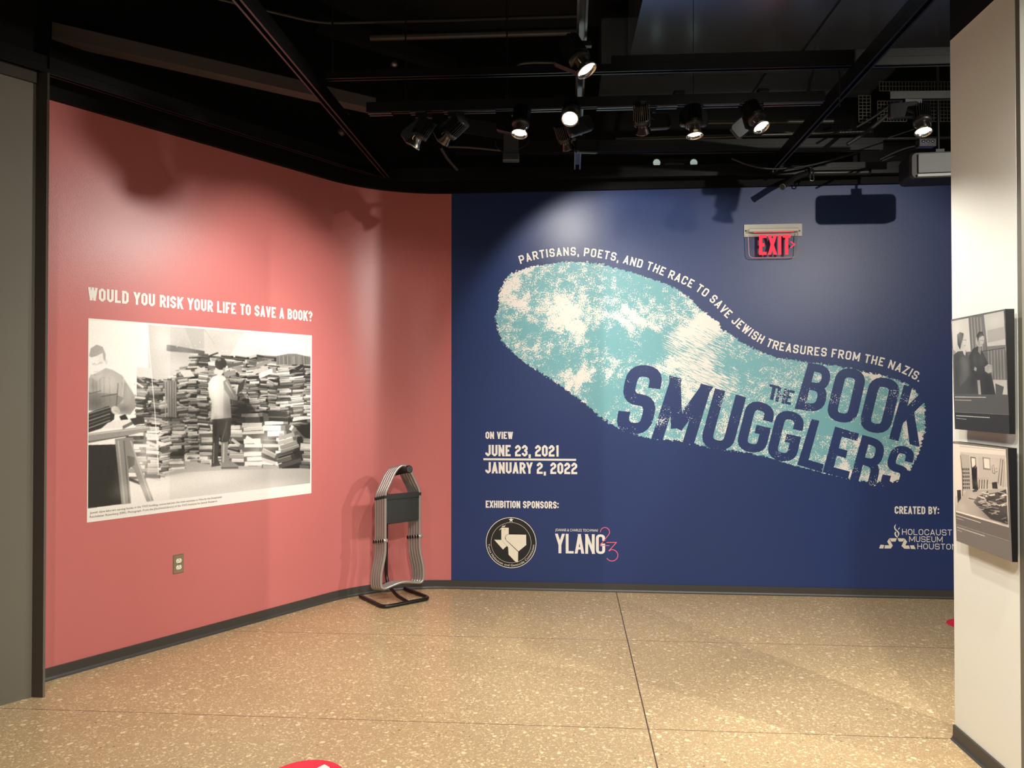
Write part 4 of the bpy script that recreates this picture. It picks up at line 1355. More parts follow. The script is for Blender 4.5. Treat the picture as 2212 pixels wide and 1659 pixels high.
def draw_two_men(r):
    r.poly([(69, 134), (395, 78), (396, 88), (69, 142)], 0.3)
    r.poly([(70, 142), (391, 88), (400, 588), (84, 584)], 0.30)
    r.poly([(80, 150), (180, 130), (190, 330), (84, 340)], 0.80)            # pale window left
    r.poly([(78, 310), (98, 330), (110, 580), (84, 584)], 0.55)
    r.poly([(180, 128), (272, 112), (280, 330), (190, 360)], 0.36)
    for x in (196, 214, 232, 252): r.line([(x, 126), (x + 8, 330)], 5, 0.55)
    r.poly([(272, 112), (391, 88), (398, 330), (290, 330)], 0.74)
    r.poly([(290, 205), (395, 180), (396, 255), (292, 278)], 0.56, 0.7)
    r.poly([(286, 300), (396, 290), (396, 500), (300, 500)], 0.40)
    for x in range(292, 396, 9): r.line([(x, 320), (x + 2, 498)], 3, 0.22 if (x // 9) % 2 else 0.55)
    r.line([(250, 330), (394, 308)], 4, 0.12)
    r.poly([(300, 498), (398, 500), (400, 588), (320, 588)], 0.72); r.poly([(330, 520), (380, 540), (370, 588), (330, 588)], 0.25)
    # left man
    r.poly([(86, 350), (112, 330), (160, 325), (190, 400), (215, 440), (240, 584), (84, 584)], 0.20)
    r.poly([(96, 400), (140, 360), (170, 400), (180, 470), (120, 540)], 0.30, 0.7)
    r.ell(142, 270, 22, 44, 0.74); r.poly([(110, 230), (128, 214), (150, 222), (146, 250), (132, 290), (126, 320), (112, 290)], 0.12)
    r.line([(140, 262), (164, 262)], 4, 0.25); r.line([(146, 295), (160, 293)], 3, 0.45); r.poly([(140, 320), (160, 328), (156, 356), (146, 345)], 0.85)
    # right man
    r.poly([(176, 360), (205, 310), (240, 296), (262, 340), (300, 420), (330, 588), (240, 588), (222, 500), (186, 440)], 0.13)
    r.ell(246, 262, 24, 42, 0.66, rot=0.15); r.poly([(226, 235), (240, 212), (262, 212), (272, 240), (262, 236), (240, 248), (232, 275)], 0.10)
    r.line([(246, 262), (268, 266)], 4, 0.25); r.line([(250, 288), (262, 290)], 3, 0.4)
    r.poly([(236, 300), (252, 310), (246, 350), (232, 330)], 0.5)
    r.poly([(210, 420), (222, 430), (218, 448), (204, 440)], 0.72)
    r.poly([(268, 422), (292, 404), (312, 414), (312, 450), (290, 462), (270, 448)], 0.62)
    for y in (418, 428, 438): r.line([(284, y), (312, y + 6)], 2, 0.3)
    r.poly([(222, 500), (238, 500), (244, 588), (228, 588)], 0.6)
    for a_ in ((150, 268, 14, 34, .86, .5), (128, 262, 12, 40, .40, .5), (252, 256, 14, 30, .78, .5), (238, 280, 8, 30, .42, .5), (150, 400, 26, 60, .34, .6), (110, 430, 22, 80, .10, .6), (200, 500, 26, 70, .08, .6),
               (250, 380, 22, 50, .24, .6), (285, 520, 24, 60, .07, .6), (212, 380, 14, 50, .28, .5), (110, 200, 30, 60, .92, .5), (340, 150, 50, 40, .84, .5), (340, 230, 60, 26, .66, .5), (350, 420, 40, 70, .28, .4), (300, 440, 14, 18, .74, .5)):
        r.soft(*a_)
    # caption zone
    r.poly([(84, 585), (401, 587), (412, 705), (86, 690)], 0.25)
    r.poly([(86, 690), (412, 705), (414, 825), (88, 792)], 0.12)
    r.line([(86, 690), (412, 707)], 2.5, 0.42)
    for (x0, y0, x1, y1, w) in ((88, 601, 272, 603, 5), (88, 619, 185, 621, 3), (92, 712, 292, 724, 5), (92, 727, 152, 734, 3)):
        n = 26
        for i in range(n):
            t0, t1 = i / n, (i + 0.72) / n
            r.line([(x0 + (x1 - x0) * t0, y0 + (y1 - y0) * t0), (x0 + (x1 - x0) * t1, y0 + (y1 - y0) * t1)], w, 0.85)


def draw_workshop(r):
    r.poly([(80, 868), (408, 905), (432, 1585), (98, 1462)], 0.40)
    r.poly([(82, 880), (402, 915), (408, 1380), (94, 1288)], 1.0)
    r.poly([(84, 884), (398, 920), (404, 1366), (96, 1280)], 0.80)
    r.poly([(84, 884), (128, 890), (136, 1150), (92, 1200)], 0.93)
    r.poly([(128, 900), (398, 925), (400, 950), (130, 930)], 0.93)
    r.poly([(130, 940), (182, 950), (190, 1160), (136, 1160)], 0.70)
    r.poly([(236, 960), (398, 970), (402, 1140), (240, 1110)], 0.75)
    r.poly([(190, 958), (222, 962), (224, 1030), (192, 1028)], 0.35); r.poly([(196, 966), (218, 969), (219, 1022), (198, 1020)], 0.98)
    r.poly([(262, 960), (308, 966), (310, 1040), (264, 1034)], 0.45); r.poly([(270, 968), (302, 972), (304, 1030), (272, 1024)], 0.98)
    for i in range(6):
        for j in range(4):
            x, y = 140 + j * 11, 1026 + i * 22
            r.poly([(x, y), (x + 8, y + 1), (x + 8, y + 15), (x, y + 14)], 0.25)
    r.line([(130, 950), (140, 1060), (136, 1200)], 4, 0.25)
    r.poly([(194, 1030), (214, 1012), (228, 1020), (226, 1090), (232, 1160), (198, 1150), (196, 1090)], 0.10); r.ell(218, 1018, 6, 10, 0.3)
    r.poly([(230, 1085), (298, 1080), (296, 1096), (236, 1098)], 0.72)
    for x in (240, 256, 270, 288): r.line([(x, 1096), (x - 4, 1150)], 5, 0.12)
    r.line([(318, 1015), (328, 1005), (334, 1060), (320, 1055), (318, 1015)], 3, 0.2); r.line([(338, 1030), (348, 1028)], 3, 0.2); r.line([(338, 1050), (350, 1048)], 3, 0.2)
    r.line([(372, 968), (350, 1120)], 6, 0.45); r.line([(384, 975), (366, 1130)], 7, 0.38); r.line([(394, 985), (380, 1140)], 5, 0.6)
    r.poly([(314, 1112), (344, 1108), (348, 1150), (316, 1148)], 0.12)
    r.poly([(104, 1158), (126, 1156), (128, 1236), (106, 1240)], 0.10)
    r.poly([(96, 1250), (160, 1160), (400, 1150), (404, 1366), (96, 1280)], 0.70)
    rq = random.Random(5)
    r.poly([(230, 1190), (400, 1160), (404, 1362), (300, 1330), (240, 1270), (200, 1230)], 0.15, 0.8)
    for _ in range(70):
        x, y = rq.uniform(170, 390), rq.uniform(1165, 1350)
        if y > 1230 + (x - 170) * 0.62: continue
        a = rq.choice((-0.35, 0.25, 0.3, -0.2)) + rq.uniform(-0.1, 0.1); l = rq.uniform(20, 60)
        r.line([(x, y), (min(x + l * math.cos(a), 400), y + l * math.sin(a))], rq.uniform(4, 11), rq.choice((0.1, 0.2, 0.6, 0.75, 0.9)))
    for a_ in ((110, 1000, 16, 120, .98, .5), (320, 1000, 60, 40, .88, .5), (250, 1120, 60, 20, .66, .4), (300, 1290, 60, 50, .06, .45), (200, 1200, 30, 30, .85, .5), (130, 1260, 30, 30, .84, .5), (380, 1340, 30, 30, .08, .5), (210, 1090, 14, 50, .04, .5)):
        r.soft(*a_)
    r.poly([(94, 1288), (408, 1380), (412, 1470), (96, 1365)], 0.37)
    r.poly([(96, 1365), (412, 1470), (430, 1582), (98, 1462)], 0.41)
    r.line([(96, 1362), (412, 1462)], 2.5, 0.62)
    for (x0, y0, x1, y1, w) in ((94, 1305, 242, 1352, 5), (96, 1323, 140, 1338, 3), (98, 1378, 264, 1432, 5), (98, 1394, 126, 1405, 3)):
        n = 24
        for i in range(n):
            t0, t1 = i / n, (i + 0.72) / n
            r.line([(x0 + (x1 - x0) * t0, y0 + (y1 - y0) * t0), (x0 + (x1 - x0) * t1, y0 + (y1 - y0) * t1)], w, 0.88)


panel('mounted_photo', 'upper mounted photo of two men by a window, on the cream wall end', (70, 135), (395, 78), (414, 823), (88, 792), draw_two_men, 0, 0.2, ((0.04, 0.045, 0.06), (0.93, 0.92, 0.89)))
panel('mounted_photo', 'lower mounted photo of a workshop with stacked planks, on the cream wall end', (80, 867), (408, 906), (431, 1583), (98, 1462), draw_workshop, 0, 0.4, ((0.05, 0.045, 0.05), (0.98, 0.93, 0.86)))

# ------------------------------------------------------------------ rack with the folded stools
fdir = V((0.62, -0.785, 0)).normalized(); rdir = V((-fdir.y, fdir.x, 0))
POST = V((-0.935, 5.729, 0))
RM = Matrix(((rdir.x, -fdir.x, 0, POST.x), (rdir.y, -fdir.y, 0, POST.y), (0, 0, 1, 0), (0, 0, 0, 1)))
rack = empty('stool_rack', (0, 0, 0), 'black tubular stand on the floor in the red corner, holding folded stools on its arm', 'rack')
rack.matrix_world = RM
mb = MB()
mb.tube(fillet([(-0.18, 0.06, 0.0138), (-0.19, -0.308, 0.0138), (0.19, -0.308, 0.0138), (0.19, 0.05, 0.0138)], [0, 0.06, 0.06, 0], 7), 0.0135, 14)
mb.build('base_loop', M_STAND, rack)
mb = MB()
mb.tube(fillet([(0, -0.305, 0.02), (0, -0.16, 0.032), (0, 0.0, 0.10), (0, 0.0, 0.30), (0, 0, 0.885), (0, -0.06, 0.905)], [0, 0.05, 0.09, 0.02, 0.04, 0], 8), 0.0125, 14)
mb.build('post', M_STAND, rack)
mb = MB()
A_ = lambda a: V((0, -a, 0.898 + 0.20 * a))
mb.tube([A_(0.03), A_(0.31)], 0.0235, 18); mb.build('foam_sleeve', M_FOAM, rack)
mb = MB(); mb.tube([A_(0.305), A_(0.312), A_(0.33), A_(0.334)], [0.025, 0.028, 0.028, 0.022], 20); mb.build('end_cap', M_STAND, rack)


def stool_parts(root):
    r = 0.0105
    mb = MB()
    up = [(-0.14, 0, 0.47), (-0.14, 0, 0.80), (-0.058, 0, 0.955), (0.0, 0, 0.998), (0.058, 0, 0.955), (0.14, 0, 0.80), (0.14, 0, 0.47)]
    mb.tube(fillet(up, [0, 0.03, 0.06, 0.05, 0.06, 0.03, 0], 6), r, 10); mb.build('upper_frame', M_ALU, root)
    mb = MB()
    lo = [(-0.14, 0, 0.47), (-0.139, 0, 0.375), (-0.176, 0, 0.22), (-0.172, 0, 0.118), (0.0, 0, 0.158), (0.172, 0, 0.118), (0.176, 0, 0.22), (0.139, 0, 0.375), (0.14, 0, 0.47)]
    mb.tube(fillet(lo, [0, 0.05, 0.05, 0.06, 0.06, 0.06, 0.05, 0.05, 0], 6), r, 10); mb.build('leg_frame', M_ALU, root)
    for sx in (-1, 1):
        Mx = Matrix.Translation((sx * 0.142, 0, 0.465)) @ Matrix.Rotation(math.pi / 2, 4, 'Y')
        mb = MB(); mb.lathe([(0.0, -0.0165), (0.0135, -0.0165), (0.0155, -0.0145), (0.0155, 0.0145), (0.0135, 0.0165), (0, 0.0165)], Mx, 20)
        h = mb.build('hinge', M_ALU, root)
        mb = MB(); mb.lathe([(0.0, -0.0185), (0.0125, -0.0182), (0.014, -0.0166)], Mx, 18)
        mb.build('hinge_cap', M_DARK, h)
    mb = MB()                                            # folded canvas seat slung between the side tubes
    nx, nz = 12, 14
    for side in (1, -1):
        vs = []
        for j in range(nz + 1):
            z = 0.585 + (0.79 - 0.585) * j / nz
            for i in range(nx + 1):
                x = -0.136 + 0.272 * i / nx
                e = 1 - (2 * i / nx - 1) ** 4
                y = side * (0.004 + 0.0035 * e * math.sin(math.pi * min(1, j / nz)) + (0.002 if j > nz - 3 else 0))
                if j == 0: y *= 0.3
                vs.append((x, y, z - 0.006 * e * (j == 0)))
        fs = []
        for j in range(nz):
            for i in range(nx):
                a = j * (nx + 1) + i
                f = (a, a + 1, a + nx + 2, a + nx + 1)
                fs.append(f if side < 0 else f[::-1])
        mb.mesh(vs, fs, 0, True)
    seat = mb.build('seat_sling', M_FABRIC, root)
    mb = MB()
    mb.box((0, -0.0085, 0.752), (0.268, 0.0015, 0.003)); mb.build('stitching', M_DARK, seat)
    for sx in (-1, 1):
        mb = MB()
        Mx = Matrix.Translation((sx * 0.14, 0, 0.775)); mb.lathe([(0.0108, -0.012), (0.0122, -0.01), (0.0122, 0.008), (0.0108, 0.01)], Mx, 14)
        mb.build('sleeve_collar', M_FABRIC, seat)


STOOL_LABEL = ['folded grey tube stool at the front of the rack, its black seat in full view', 'folded grey tube stool hanging second from the front of the rack',
               'folded grey tube stool hanging third from the front of the rack, the middle one', 'folded grey tube stool hanging second from the rear of the rack',
               'folded grey tube stool hanging rearmost on the rack, closest to the red wall']


def copy_tree(o, parent=None):
    c = o.copy(); COL.objects.link(c)
    if parent is not None: c.parent = parent
    for ch in [k for k in bpy.data.objects if k.parent == o]: copy_tree(ch, c)
    return c


stool0 = None
for i in range(5):
    a = 0.240 - 0.0345 * i
    if i == 0:
        stool0 = empty('folding_stool', (0, 0, 0), STOOL_LABEL[0], 'stool', 'folded stools on the rack'); stool_parts(stool0); s_ = stool0
    else: s_ = copy_tree(stool0)
    s_['label'] = STOOL_LABEL[i]
    arm_top = 0.898 + 0.20 * a + 0.0235 * 1.02
    s_.matrix_world = RM @ Matrix.Translation((0, -a, arm_top + 0.0105 - 0.985)) @ Matrix.Rotation(math.radians(-1.0 + 0.5 * i), 4, 'Z')

# ------------------------------------------------------------------ wall outlet
ou, oh = RED.uh(385, 1218)
outlet = empty('wall_outlet', (0, 0, 0), 'steel double power outlet low on the red wall under the photo', 'outlet')
outlet.matrix_world = RED.mat(ou, oh, 0)
mb = MB(); w, h = 0.035, 0.0575
vs = [(-w, -h, 0.0005), (w, -h, 0.0005), (w, h, 0.0005), (-w, h, 0.0005), (-w + .005, -h + .005, 0.006), (w - .005, -h + .005, 0.006), (w - .005, h - .005, 0.006), (-w + .005, h - .005, 0.006)]
mb.mesh(vs, [(3, 2, 1, 0), (4, 5, 6, 7), (0, 1, 5, 4), (1, 2, 6, 5), (2, 3, 7, 6), (3, 0, 4, 7)]); mb.build('cover_plate', M_STEELPLATE, outlet)
for sy in (1, -1):
    mb = MB(); P = []
    for i in range(28):
        t = 2 * math.pi * i / 28
        P.append((0.0172 * math.cos(t), max(-0.0125, min(0.0125, 0.0165 * math.sin(t))) + sy * 0.0195))
    mb.face([(x, y, 0.0078) for x, y in P])
    for i in range(28): a, b = P[i], P[(i + 1) % 28]; mb.face([(*a, 0.005), (*b, 0.005), (*b, 0.0078), (*a, 0.0078)])
    rc = mb.build('receptacle', M_OUTLET, outlet)
    mb = MB()
    mb.box((-0.0062, sy * 0.0195 - 0.002, 0.0079), (0.0022, 0.008, 0.0006)); mb.box((0.0062, sy * 0.0195 - 0.002, 0.0079), (0.0022, 0.0068, 0.0006)); disc(mb, 0, 0.0025, 0.0082, 12, 0, 0, sy * 0.0195 + 0.0072)
    mb.build('slot', M_DARK, rc)
mb = MB(); disc(mb, 0, 0.003, 0.0065, 12); mb.build('screw', M_GREYDARK, outlet)


# ------------------------------------------------------------------ exit sign
def c8(p): return (1560 + p[0] / 5.53, 400 + p[1] / 5.53)


eu, eh = BLUE.uh(*c8((605, 542)))
ex = empty('exit_sign', (0, 0, 0), 'clear acrylic sign with lit red EXIT letters and arrow, high on the navy wall', 'exit sign')
ex.matrix_world = BLUE.mat(eu, eh, 0)
E8 = lambda p, o: tuple(V(BLUE.uh(*c8(p), o)) - V((eu, eh)))
a, b = E8((260, 622), 0), E8((950, 462), 0)
mb = MB(); mb.bevbox(((a[0] + b[0]) / 2, (a[1] + b[1]) / 2, 0.006), (b[0] - a[0], b[1] - a[1], 0.010), 0.003); mb.build('back_plate', M_EXITBASE, ex)
for px in (280, 924): mb = MB(); q = E8((px, 545), 0.012); disc(mb, 0, 0.006, 0.0125, 14, 0, q[0], q[1]); mb.build('screw', M_GREYDARK, ex)
a, b = E8((322, 560), 0.055), E8((915, 506), 0.055)
mb = MB(); mb.bevbox(((a[0] + b[0]) / 2, (a[1] + b[1]) / 2, 0.036), (b[0] - a[0], b[1] - a[1], 0.048), 0.008, axis=0); hs = mb.build('housing', M_EXITBASE, ex)
mb = MB(); mb.box(((a[0] + b[0]) / 2, a[1] - 0.0012, 0.045), ((b[0] - a[0]) * 0.8, 0.002, 0.012)); mb.build('lamp_slot', M_EXITRED, hs)
ZP = 0.050
a, b = E8((312, 868), ZP), E8((906, 562), ZP)
pts = []
r_ = 0.032
x0, x1, y0, y1 = a[0], b[0], a[1], b[1]
for cx, cy, t0 in ((x0 + 0.006 + r_, y0 + r_, math.pi), (x1 - 0.006 - r_, y0 + r_, 1.5 * math.pi)):
    for i in range(9): t = t0 + math.pi / 2 * i / 8; pts.append((cx + r_ * math.cos(t), cy + r_ * math.sin(t)))
pts += [(x1, y1), (x0, y1)]
mb = MB(); n = len(pts)
mb.face([(x, y, ZP + 0.003) for x, y in pts]); mb.face([(x, y, ZP - 0.003) for x, y in reversed(pts)])
for i in range(n): p, q = pts[i], pts[(i + 1) % n]; mb.face([(*p, ZP - 0.003), (*q, ZP - 0.003), (*q, ZP + 0.003), (*p, ZP + 0.003)])
mb.build('acrylic_panel', M_GLASS, ex)
mb = MB(); mb.tube([(x0, y1, ZP)] + [(x, y, ZP) for x, y in pts[:-2]] + [(x1, y1, ZP)], 0.0022, 6); mb.build('panel_edge', M_EDGE, ex, label='pale pink lit edge of the panel')
mb = MB(); a, b = E8((440, 835), ZP), E8((815, 590), ZP)
text_line(mb, 'EXIT', a[0], a[1], b[0], b[1] - a[1], cw=0.42, T=0.155, rad=0.02, gap=0.085, z=ZP + 0.0045)
mb.build('letters', M_EXITRED, ex)
mb = MB()
for pl in ([(808, 674), (826, 674), (872, 708), (852, 708)], [(852, 708), (872, 708), (826, 746), (808, 746)]):
    mb.face([(*E8(p, ZP), ZP + 0.0046) for p in reversed(pl)])
mb.build('arrow', M_EXITRED, ex)

# ------------------------------------------------------------------ floor stickers
c_ = V((-0.806, 3.018, 0))
stk = empty('floor_sticker', c_, 'round red floor sticker with a white mark, at the bottom edge of the view', 'sticker')
mb = MB(); disc(mb, 0, 0.15, 0.0008); mb.build('disc', M_STICK, stk)
mb = MB(); mb.face([tuple(at_z(x, y, 0.0012) - c_) for x, y in ((701, 1651), (650, 1676), (664, 1690), (696, 1677), (690, 1720), (716, 1718), (712, 1657))][::-1]); mb.build('white_mark', M_INK, stk)
p_ = at_z(2052, 1351, 0)
stk2 = empty('floor_sticker', (p_.x + 0.148, p_.y, 0), 'small red sliver of a floor sticker half hidden behind the cream wall end', 'sticker')
mb = MB(); disc(mb, 0, 0.15, 0.0008); mb.build('disc', M_STICK, stk2)


# ------------------------------------------------------------------ ceiling steel
def channel(name, p, q, label, material=M_RAIL, w=0.041, h=0.041, double=False, cat='ceiling rail', group='black steel channels under the ceiling'):
    p, q = V(p), V(q)
    a = w / 2
    prof = [(-a, 0), (-a, h), (a, h), (a, 0), (a - 0.010, 0), (a - 0.010, 0.005), (a - 0.003, 0.005), (a - 0.003, h - 0.003), (-a + 0.003, h - 0.003), (-a + 0.003, 0.005), (-a + 0.010, 0.005), (-a + 0.010, 0)]
    mb = MB()
    o = p.copy()
    sweep(mb, [(0, 0), ((q - p).x, (q - p).y)], [(x, z) for x, z in prof])
    if double: sweep(mb, [(0, 0), ((q - p).x, (q - p).y)], [(x, h * 2 + 0.001 - z) for x, z in reversed(prof)])
    ob = mb.build(name, material)
    ob.location = o
    if abs(q.z - p.z) > 1e-6: pass
    return tag(ob, label, cat, group)


ZR = 3.10
pA0, pA1 = at_z(-60, 110, ZR), at_z(843, 391, ZR)
channel('ceiling_rail', pA0, pA1, 'black double channel running along the top of the red wall', double=True)
# the back rail follows the blue wall
pB1 = at_z(1660, 379, ZR); pB1 = pA1 + (pB1 - pA1) * 1.36
channel('ceiling_rail', pA1, pB1, 'black double channel running along the top of the navy wall', double=True)
fw = V((math.sin(GA), math.cos(GA), 0))
pC = at_z(838, 386, ZR + 0.0); pD = at_z(1664, 378, ZR); pG = at_z(1247, 366, ZR)
channel('ceiling_rail', pC - fw * 6.5, pC - fw * 0.03, 'black channel slanting from the top edge down to the red corner', double=True)
channel('ceiling_rail', pD - fw * 6.5, pD - fw * 0.03, 'black channel slanting from the top right down to the navy wall', double=True)
channel('lighting_track', pG - fw * 6.0, pG, 'dark grey lighting track running straight away overhead', M_TRACK, 0.046, 0.036, cat='lighting track', group='lighting tracks under the ceiling')
ZE = 3.185
pE0, pE1 = at_z(705, 173, ZE), at_z(2080, 139, ZE)
pEm = pE0 + (pE1 - pE0) * 0.46
channel('ceiling_rail', pE0, pEm - (pE1 - pE0) * 0.0005, 'thin black channel crossing above the left lamps')
channel('ceiling_rail', pEm, pE1, 'deep black double channel crossing above the right lamps', double=True)
channel('ceiling_rail', at_z(985, 333, ZE), at_z(1905, 325, ZE), 'black channel crossing behind the lamps, above the emergency light', double=True)
pF0, pF1 = at_z(793, 245, 3.042), at_z(1780, 221, 3.042)


def along(px, a=pF0, b=pF1):
    """the point of the track under a pixel column"""
    k = (px - CX) / F
    t = (k * a.y - a.x) / ((b.x - a.x) - k * (b.y - a.y))
    return a + (b - a) * t


fd = (pF1 - pF0).normalized()
ftr = empty('lighting_track', pF0, 'black lighting track carrying the row of lamps before the navy wall', 'lighting track', 'lighting tracks under the ceiling')
mb = MB(); sweep(mb, [(0, 0), ((pF1 - pF0).x, (pF1 - pF0).y)], [(-0.019, 0), (-0.019, 0.055), (0.019, 0.055), (0.019, 0), (0.008, 0), (0.008, 0.03), (-0.008, 0.03), (-0.008, 0)])
mb.build('track_body', M_LAMP, ftr)
for x0, x1 in ((796, 846), (886, 920), (958, 1070), (1112, 1214), (1290, 1370), (1420, 1464), (1520, 1598), (1650, 1778)):
    a, b = along(x0) - pF0, along(x1) - pF0
    mb = MB(); sweep(mb, [(a.x, a.y), (b.x, b.y)], [(-0.021, -0.0095), (-0.021, -0.001), (-0.010, -0.001), (-0.010, -0.0095)]); sweep(mb, [(a.x, a.y), (b.x, b.y)], [(0.010, -0.0095), (0.010, -0.001), (0.021, -0.001), (0.021, -0.0095)])
    mb.build('cover_strip', M_TRACK, ftr)
for px in (1468, 1650):
    mb = MB(); c = along(px) - pF0; mb.bevbox(c + V((0, 0, 0.066)), (0.055, 0.05, 0.022), 0.004); mb.build('hanger_clip', M_LAMP, ftr)


def rod(name, pts, r, label, material=M_PIPE, cat='rod', group=None, n=8):
    pts = [V(p) for p in pts]
    mb = MB(); mb.tube([p - pts[0] for p in pts], r, n); o = mb.build(name, material); o.location = pts[0]
    return tag(o, label, cat, group)


RODS = 'thin rods hanging from the ceiling'
for px, lab in ((875, 'thin rod holding up the left part of the lamp track'), (1095, 'thin rod holding the lamp track beside a curved cable'), (1500, 'thin wire above the lamp that points straight down')):
    p = along(px); rod('hanging_rod', [p + V((0, 0, 0.056)), p + V((0, 0, 1.2))], 0.004 if px < 1300 else 0.002, lab, M_PIPE, 'rod', RODS)
p = at_z(718, 160, ZE + 0.08)
rod('hanging_rod', [p, V((p.x, p.y, ROOF - 0.002))], 0.005, 'thin rod above the left end of the long crossing channel', M_PIPE, 'rod', RODS)
p = at_z(1815, 150, ZE); rod('hanging_rod', [p + V((0, 0.01, -0.19)), p + V((0, 0.01, -0.003))], 0.004, 'short rod below the crossing channel near the slanting rail', M_PIPE, 'rod', RODS)
p = at_z(1747, 215, 3.11); rod('flexible_conduit', fillet([p, p + V((0.0, 0, 0.08)), p + V((0.03, 0.0, 0.17)), p + V((0.05, 0.02, 0.30))], 0.05, 5), 0.011, 'black flexible conduit rising from the right end of the lamp track', M_CABLE, 'conduit', n=10)

# beam over the red wall, red bounce partly put into its paint; ducts
b0, b1 = at_z(112, 78, 3.36), at_z(812, 236, 3.36)
mb = MB(); d = (b1 - b0); sweep(mb, [(0, 0), (d.x, d.y)], [(0, 0), (0, 0.075), (-0.10, 0.075), (-0.10, 0)])
o = mb.build('ceiling_beam', M_BEAM); o.location = b0; tag(o, 'beam above the red wall, its paint lightened and tinted for red bounce light', 'beam')
e0, e1 = at_z(1357, 136, 3.7), at_z(2150, 118, 3.7)
ed = (e1 - e0).normalized(); en = V((ed.y, -ed.x, 0))


def duct(name, e0, L, D, z, H, label):
    root = empty(name, e0, label, 'air duct', 'rectangular air ducts')
    mb = MB(); M3 = Matrix((ed.to_4d(), (en).to_4d(), (0, 0, 1, 0), (0, 0, 0, 1))).transposed()
    mb.box(M3 @ V((L / 2, D / 2, H / 2)), (L, D, H), M3.to_3x3()); mb.build('duct_body', M_DUCT, root)
    for k in range(1, int(L / 1.3) + 1):
        mb = MB(); mb.box(M3 @ V((k * 1.3 - 0.2, D / 2, -0.002)), (0.012, D, 0.006), M3.to_3x3()); mb.build('seam', M_PIPE, root)
    mb = MB(); mb.box(M3 @ V((L / 2, 0.002, -0.012)), (L, 0.008, 0.03), M3.to_3x3()); mb.build('flange', M_PIPE, root)
    return root


duct('air_duct', e0, 2.6, 2.6, 3.7, 0.45, 'wide grey sheet metal duct at the top right of the ceiling')
e2 = at_z(1292, 214, 3.66)
duct('air_duct', e2, 1.95, 0.40, 3.66, 0.4, 'bluish duct between the crossing channel and the lamp track')

# conduits and steel at the upper left
rod('conduit', fillet([at_z(440, -10, 3.8), at_z(690, 50, 3.8), at_z(980, 43, 3.8), at_z(1248, 34, 3.8)], 0.12, 6), 0.012, 'thin conduit bending across the upper left ceiling', M_PIPE, 'pipe', n=10)
rod('conduit', [at_z(800, 80, 3.7), at_z(1250, 67, 3.7)], 0.026, 'thick horizontal pipe left of the overhead track', M_PIPE, 'pipe', n=14)
q0, q1 = at_z(690, 60, 3.9), at_z(988, 153, 3.9)
mb = MB(); d = q1 - q0; sweep(mb, [(0, 0), (d.x, d.y)], [(0, 0), (0, 0.09), (-0.008, 0.09), (-0.008, 0.008), (-0.09, 0.008), (-0.09, 0)]); o = mb.build('steel_angle', M_PIPE); o.location = q0
tag(o, 'dark steel angle running diagonally at the upper left', 'beam')
q0, q1 = at_z(985, 272, 3.42), at_z(1100, 304, 3.42)
q0 = at_y(985, 268, 5.1); q1 = at_y(1090, 304, 5.25)
mb = MB(); d = q1 - q0; sweep(mb, [(0, 0), (d.x, d.y)], [(0, -0.05), (0, 0.05), (-0.01, 0.05), (-0.01, -0.05)]); o = mb.build('steel_plate', M_PIPE); o.location = q0
tag(o, 'dark steel plate behind the two left lamps', 'plate')
rod('conduit', fillet([at_y(1107, 152, 4.75), at_y(1120, 137, 4.75), at_y(1150, 134, 4.75), at_y(1248, 135, 4.75)], 0.06, 6), 0.011, 'bent conduit ending left of the top lamp', M_PIPE, 'pipe', n=10)
rod('conduit', fillet([at_y(968, 316, 5.2), at_y(1010, 317, 5.2), at_y(1082, 324, 5.2)], 0.06, 4), 0.012, 'short pipe under the second lamp from the left', M_PIPE, 'pipe', n=10)
rod('conduit', fillet([at_y(952, 318, 5.1), at_y(966, 342, 5.2), at_y(988, 366, 5.3)], 0.06, 4), 0.012, 'short slanting pipe under the left lamps', M_PIPE, 'pipe', n=10)
jb = at_y(1104, 341, 5.1)
mb = MB(); mb.bevbox((0, 0, 0), (0.11, 0.06, 0.045), 0.005); mb.box((0.0, 0, 0.09), (0.10, 0.02, 0.14)); o = mb.build('junction_box', M_TRACK); o.location = jb; tag(o, 'small dark grey junction box under the middle lamp', 'box')
rod('flexible_conduit', fillet([at_y(1070, 305, 5.15), at_y(1073, 318, 5.15), at_y(1090, 330, 5.12)], 0.03, 4), 0.005, 'thin cable curving down to the left side of the junction box', M_CABLE, 'cable')
rod('flexible_conduit', fillet([at_y(1142, 300, 5.15), at_y(1138, 312, 5.15), at_y(1120, 322, 5.12)], 0.03, 4), 0.005, 'thin cable curving down to the right side of the junction box', M_CABLE, 'cable')
o = None
mb = MB(); mb.lathe([(0.0, 0), (0.02, 0), (0.026, -0.02), (0.02, -0.035), (0, -0.038)], Matrix.Identity(4), 16); o = mb.build('ceiling_sensor', M_TRACK); o.location = at_y(851, 132, 5.0); tag(o, 'small grey sensor in the dark upper left ceiling', 'sensor')
mb = MB(); Mx = Matrix.Rotation(math.pi / 2, 4, 'X'); mb.lathe([(0.012, -0.006), (0.018, -0.006), (0.018, 0.006), (0.012, 0.006), (0.012, -0.006)], Mx, 18); o = mb.build('ring_bracket', M_ALU); o.location = at_y(749, 250, 4.9); tag(o, 'small metal ring bracket beside the slanting channel', 'bracket')
mb = MB(); mb.lathe([(0.0, 0.03), (0.026, 0.026), (0.03, 0), (0.024, -0.02), (0, -0.02)], Matrix.Rotation(0.7, 4, 'Y'), 16); o = mb.build('small_camera', M_PIPE); o.location = at_y(737, 284, 5.0); tag(o, 'small dark dome fixture above the red wall curve', 'fixture')


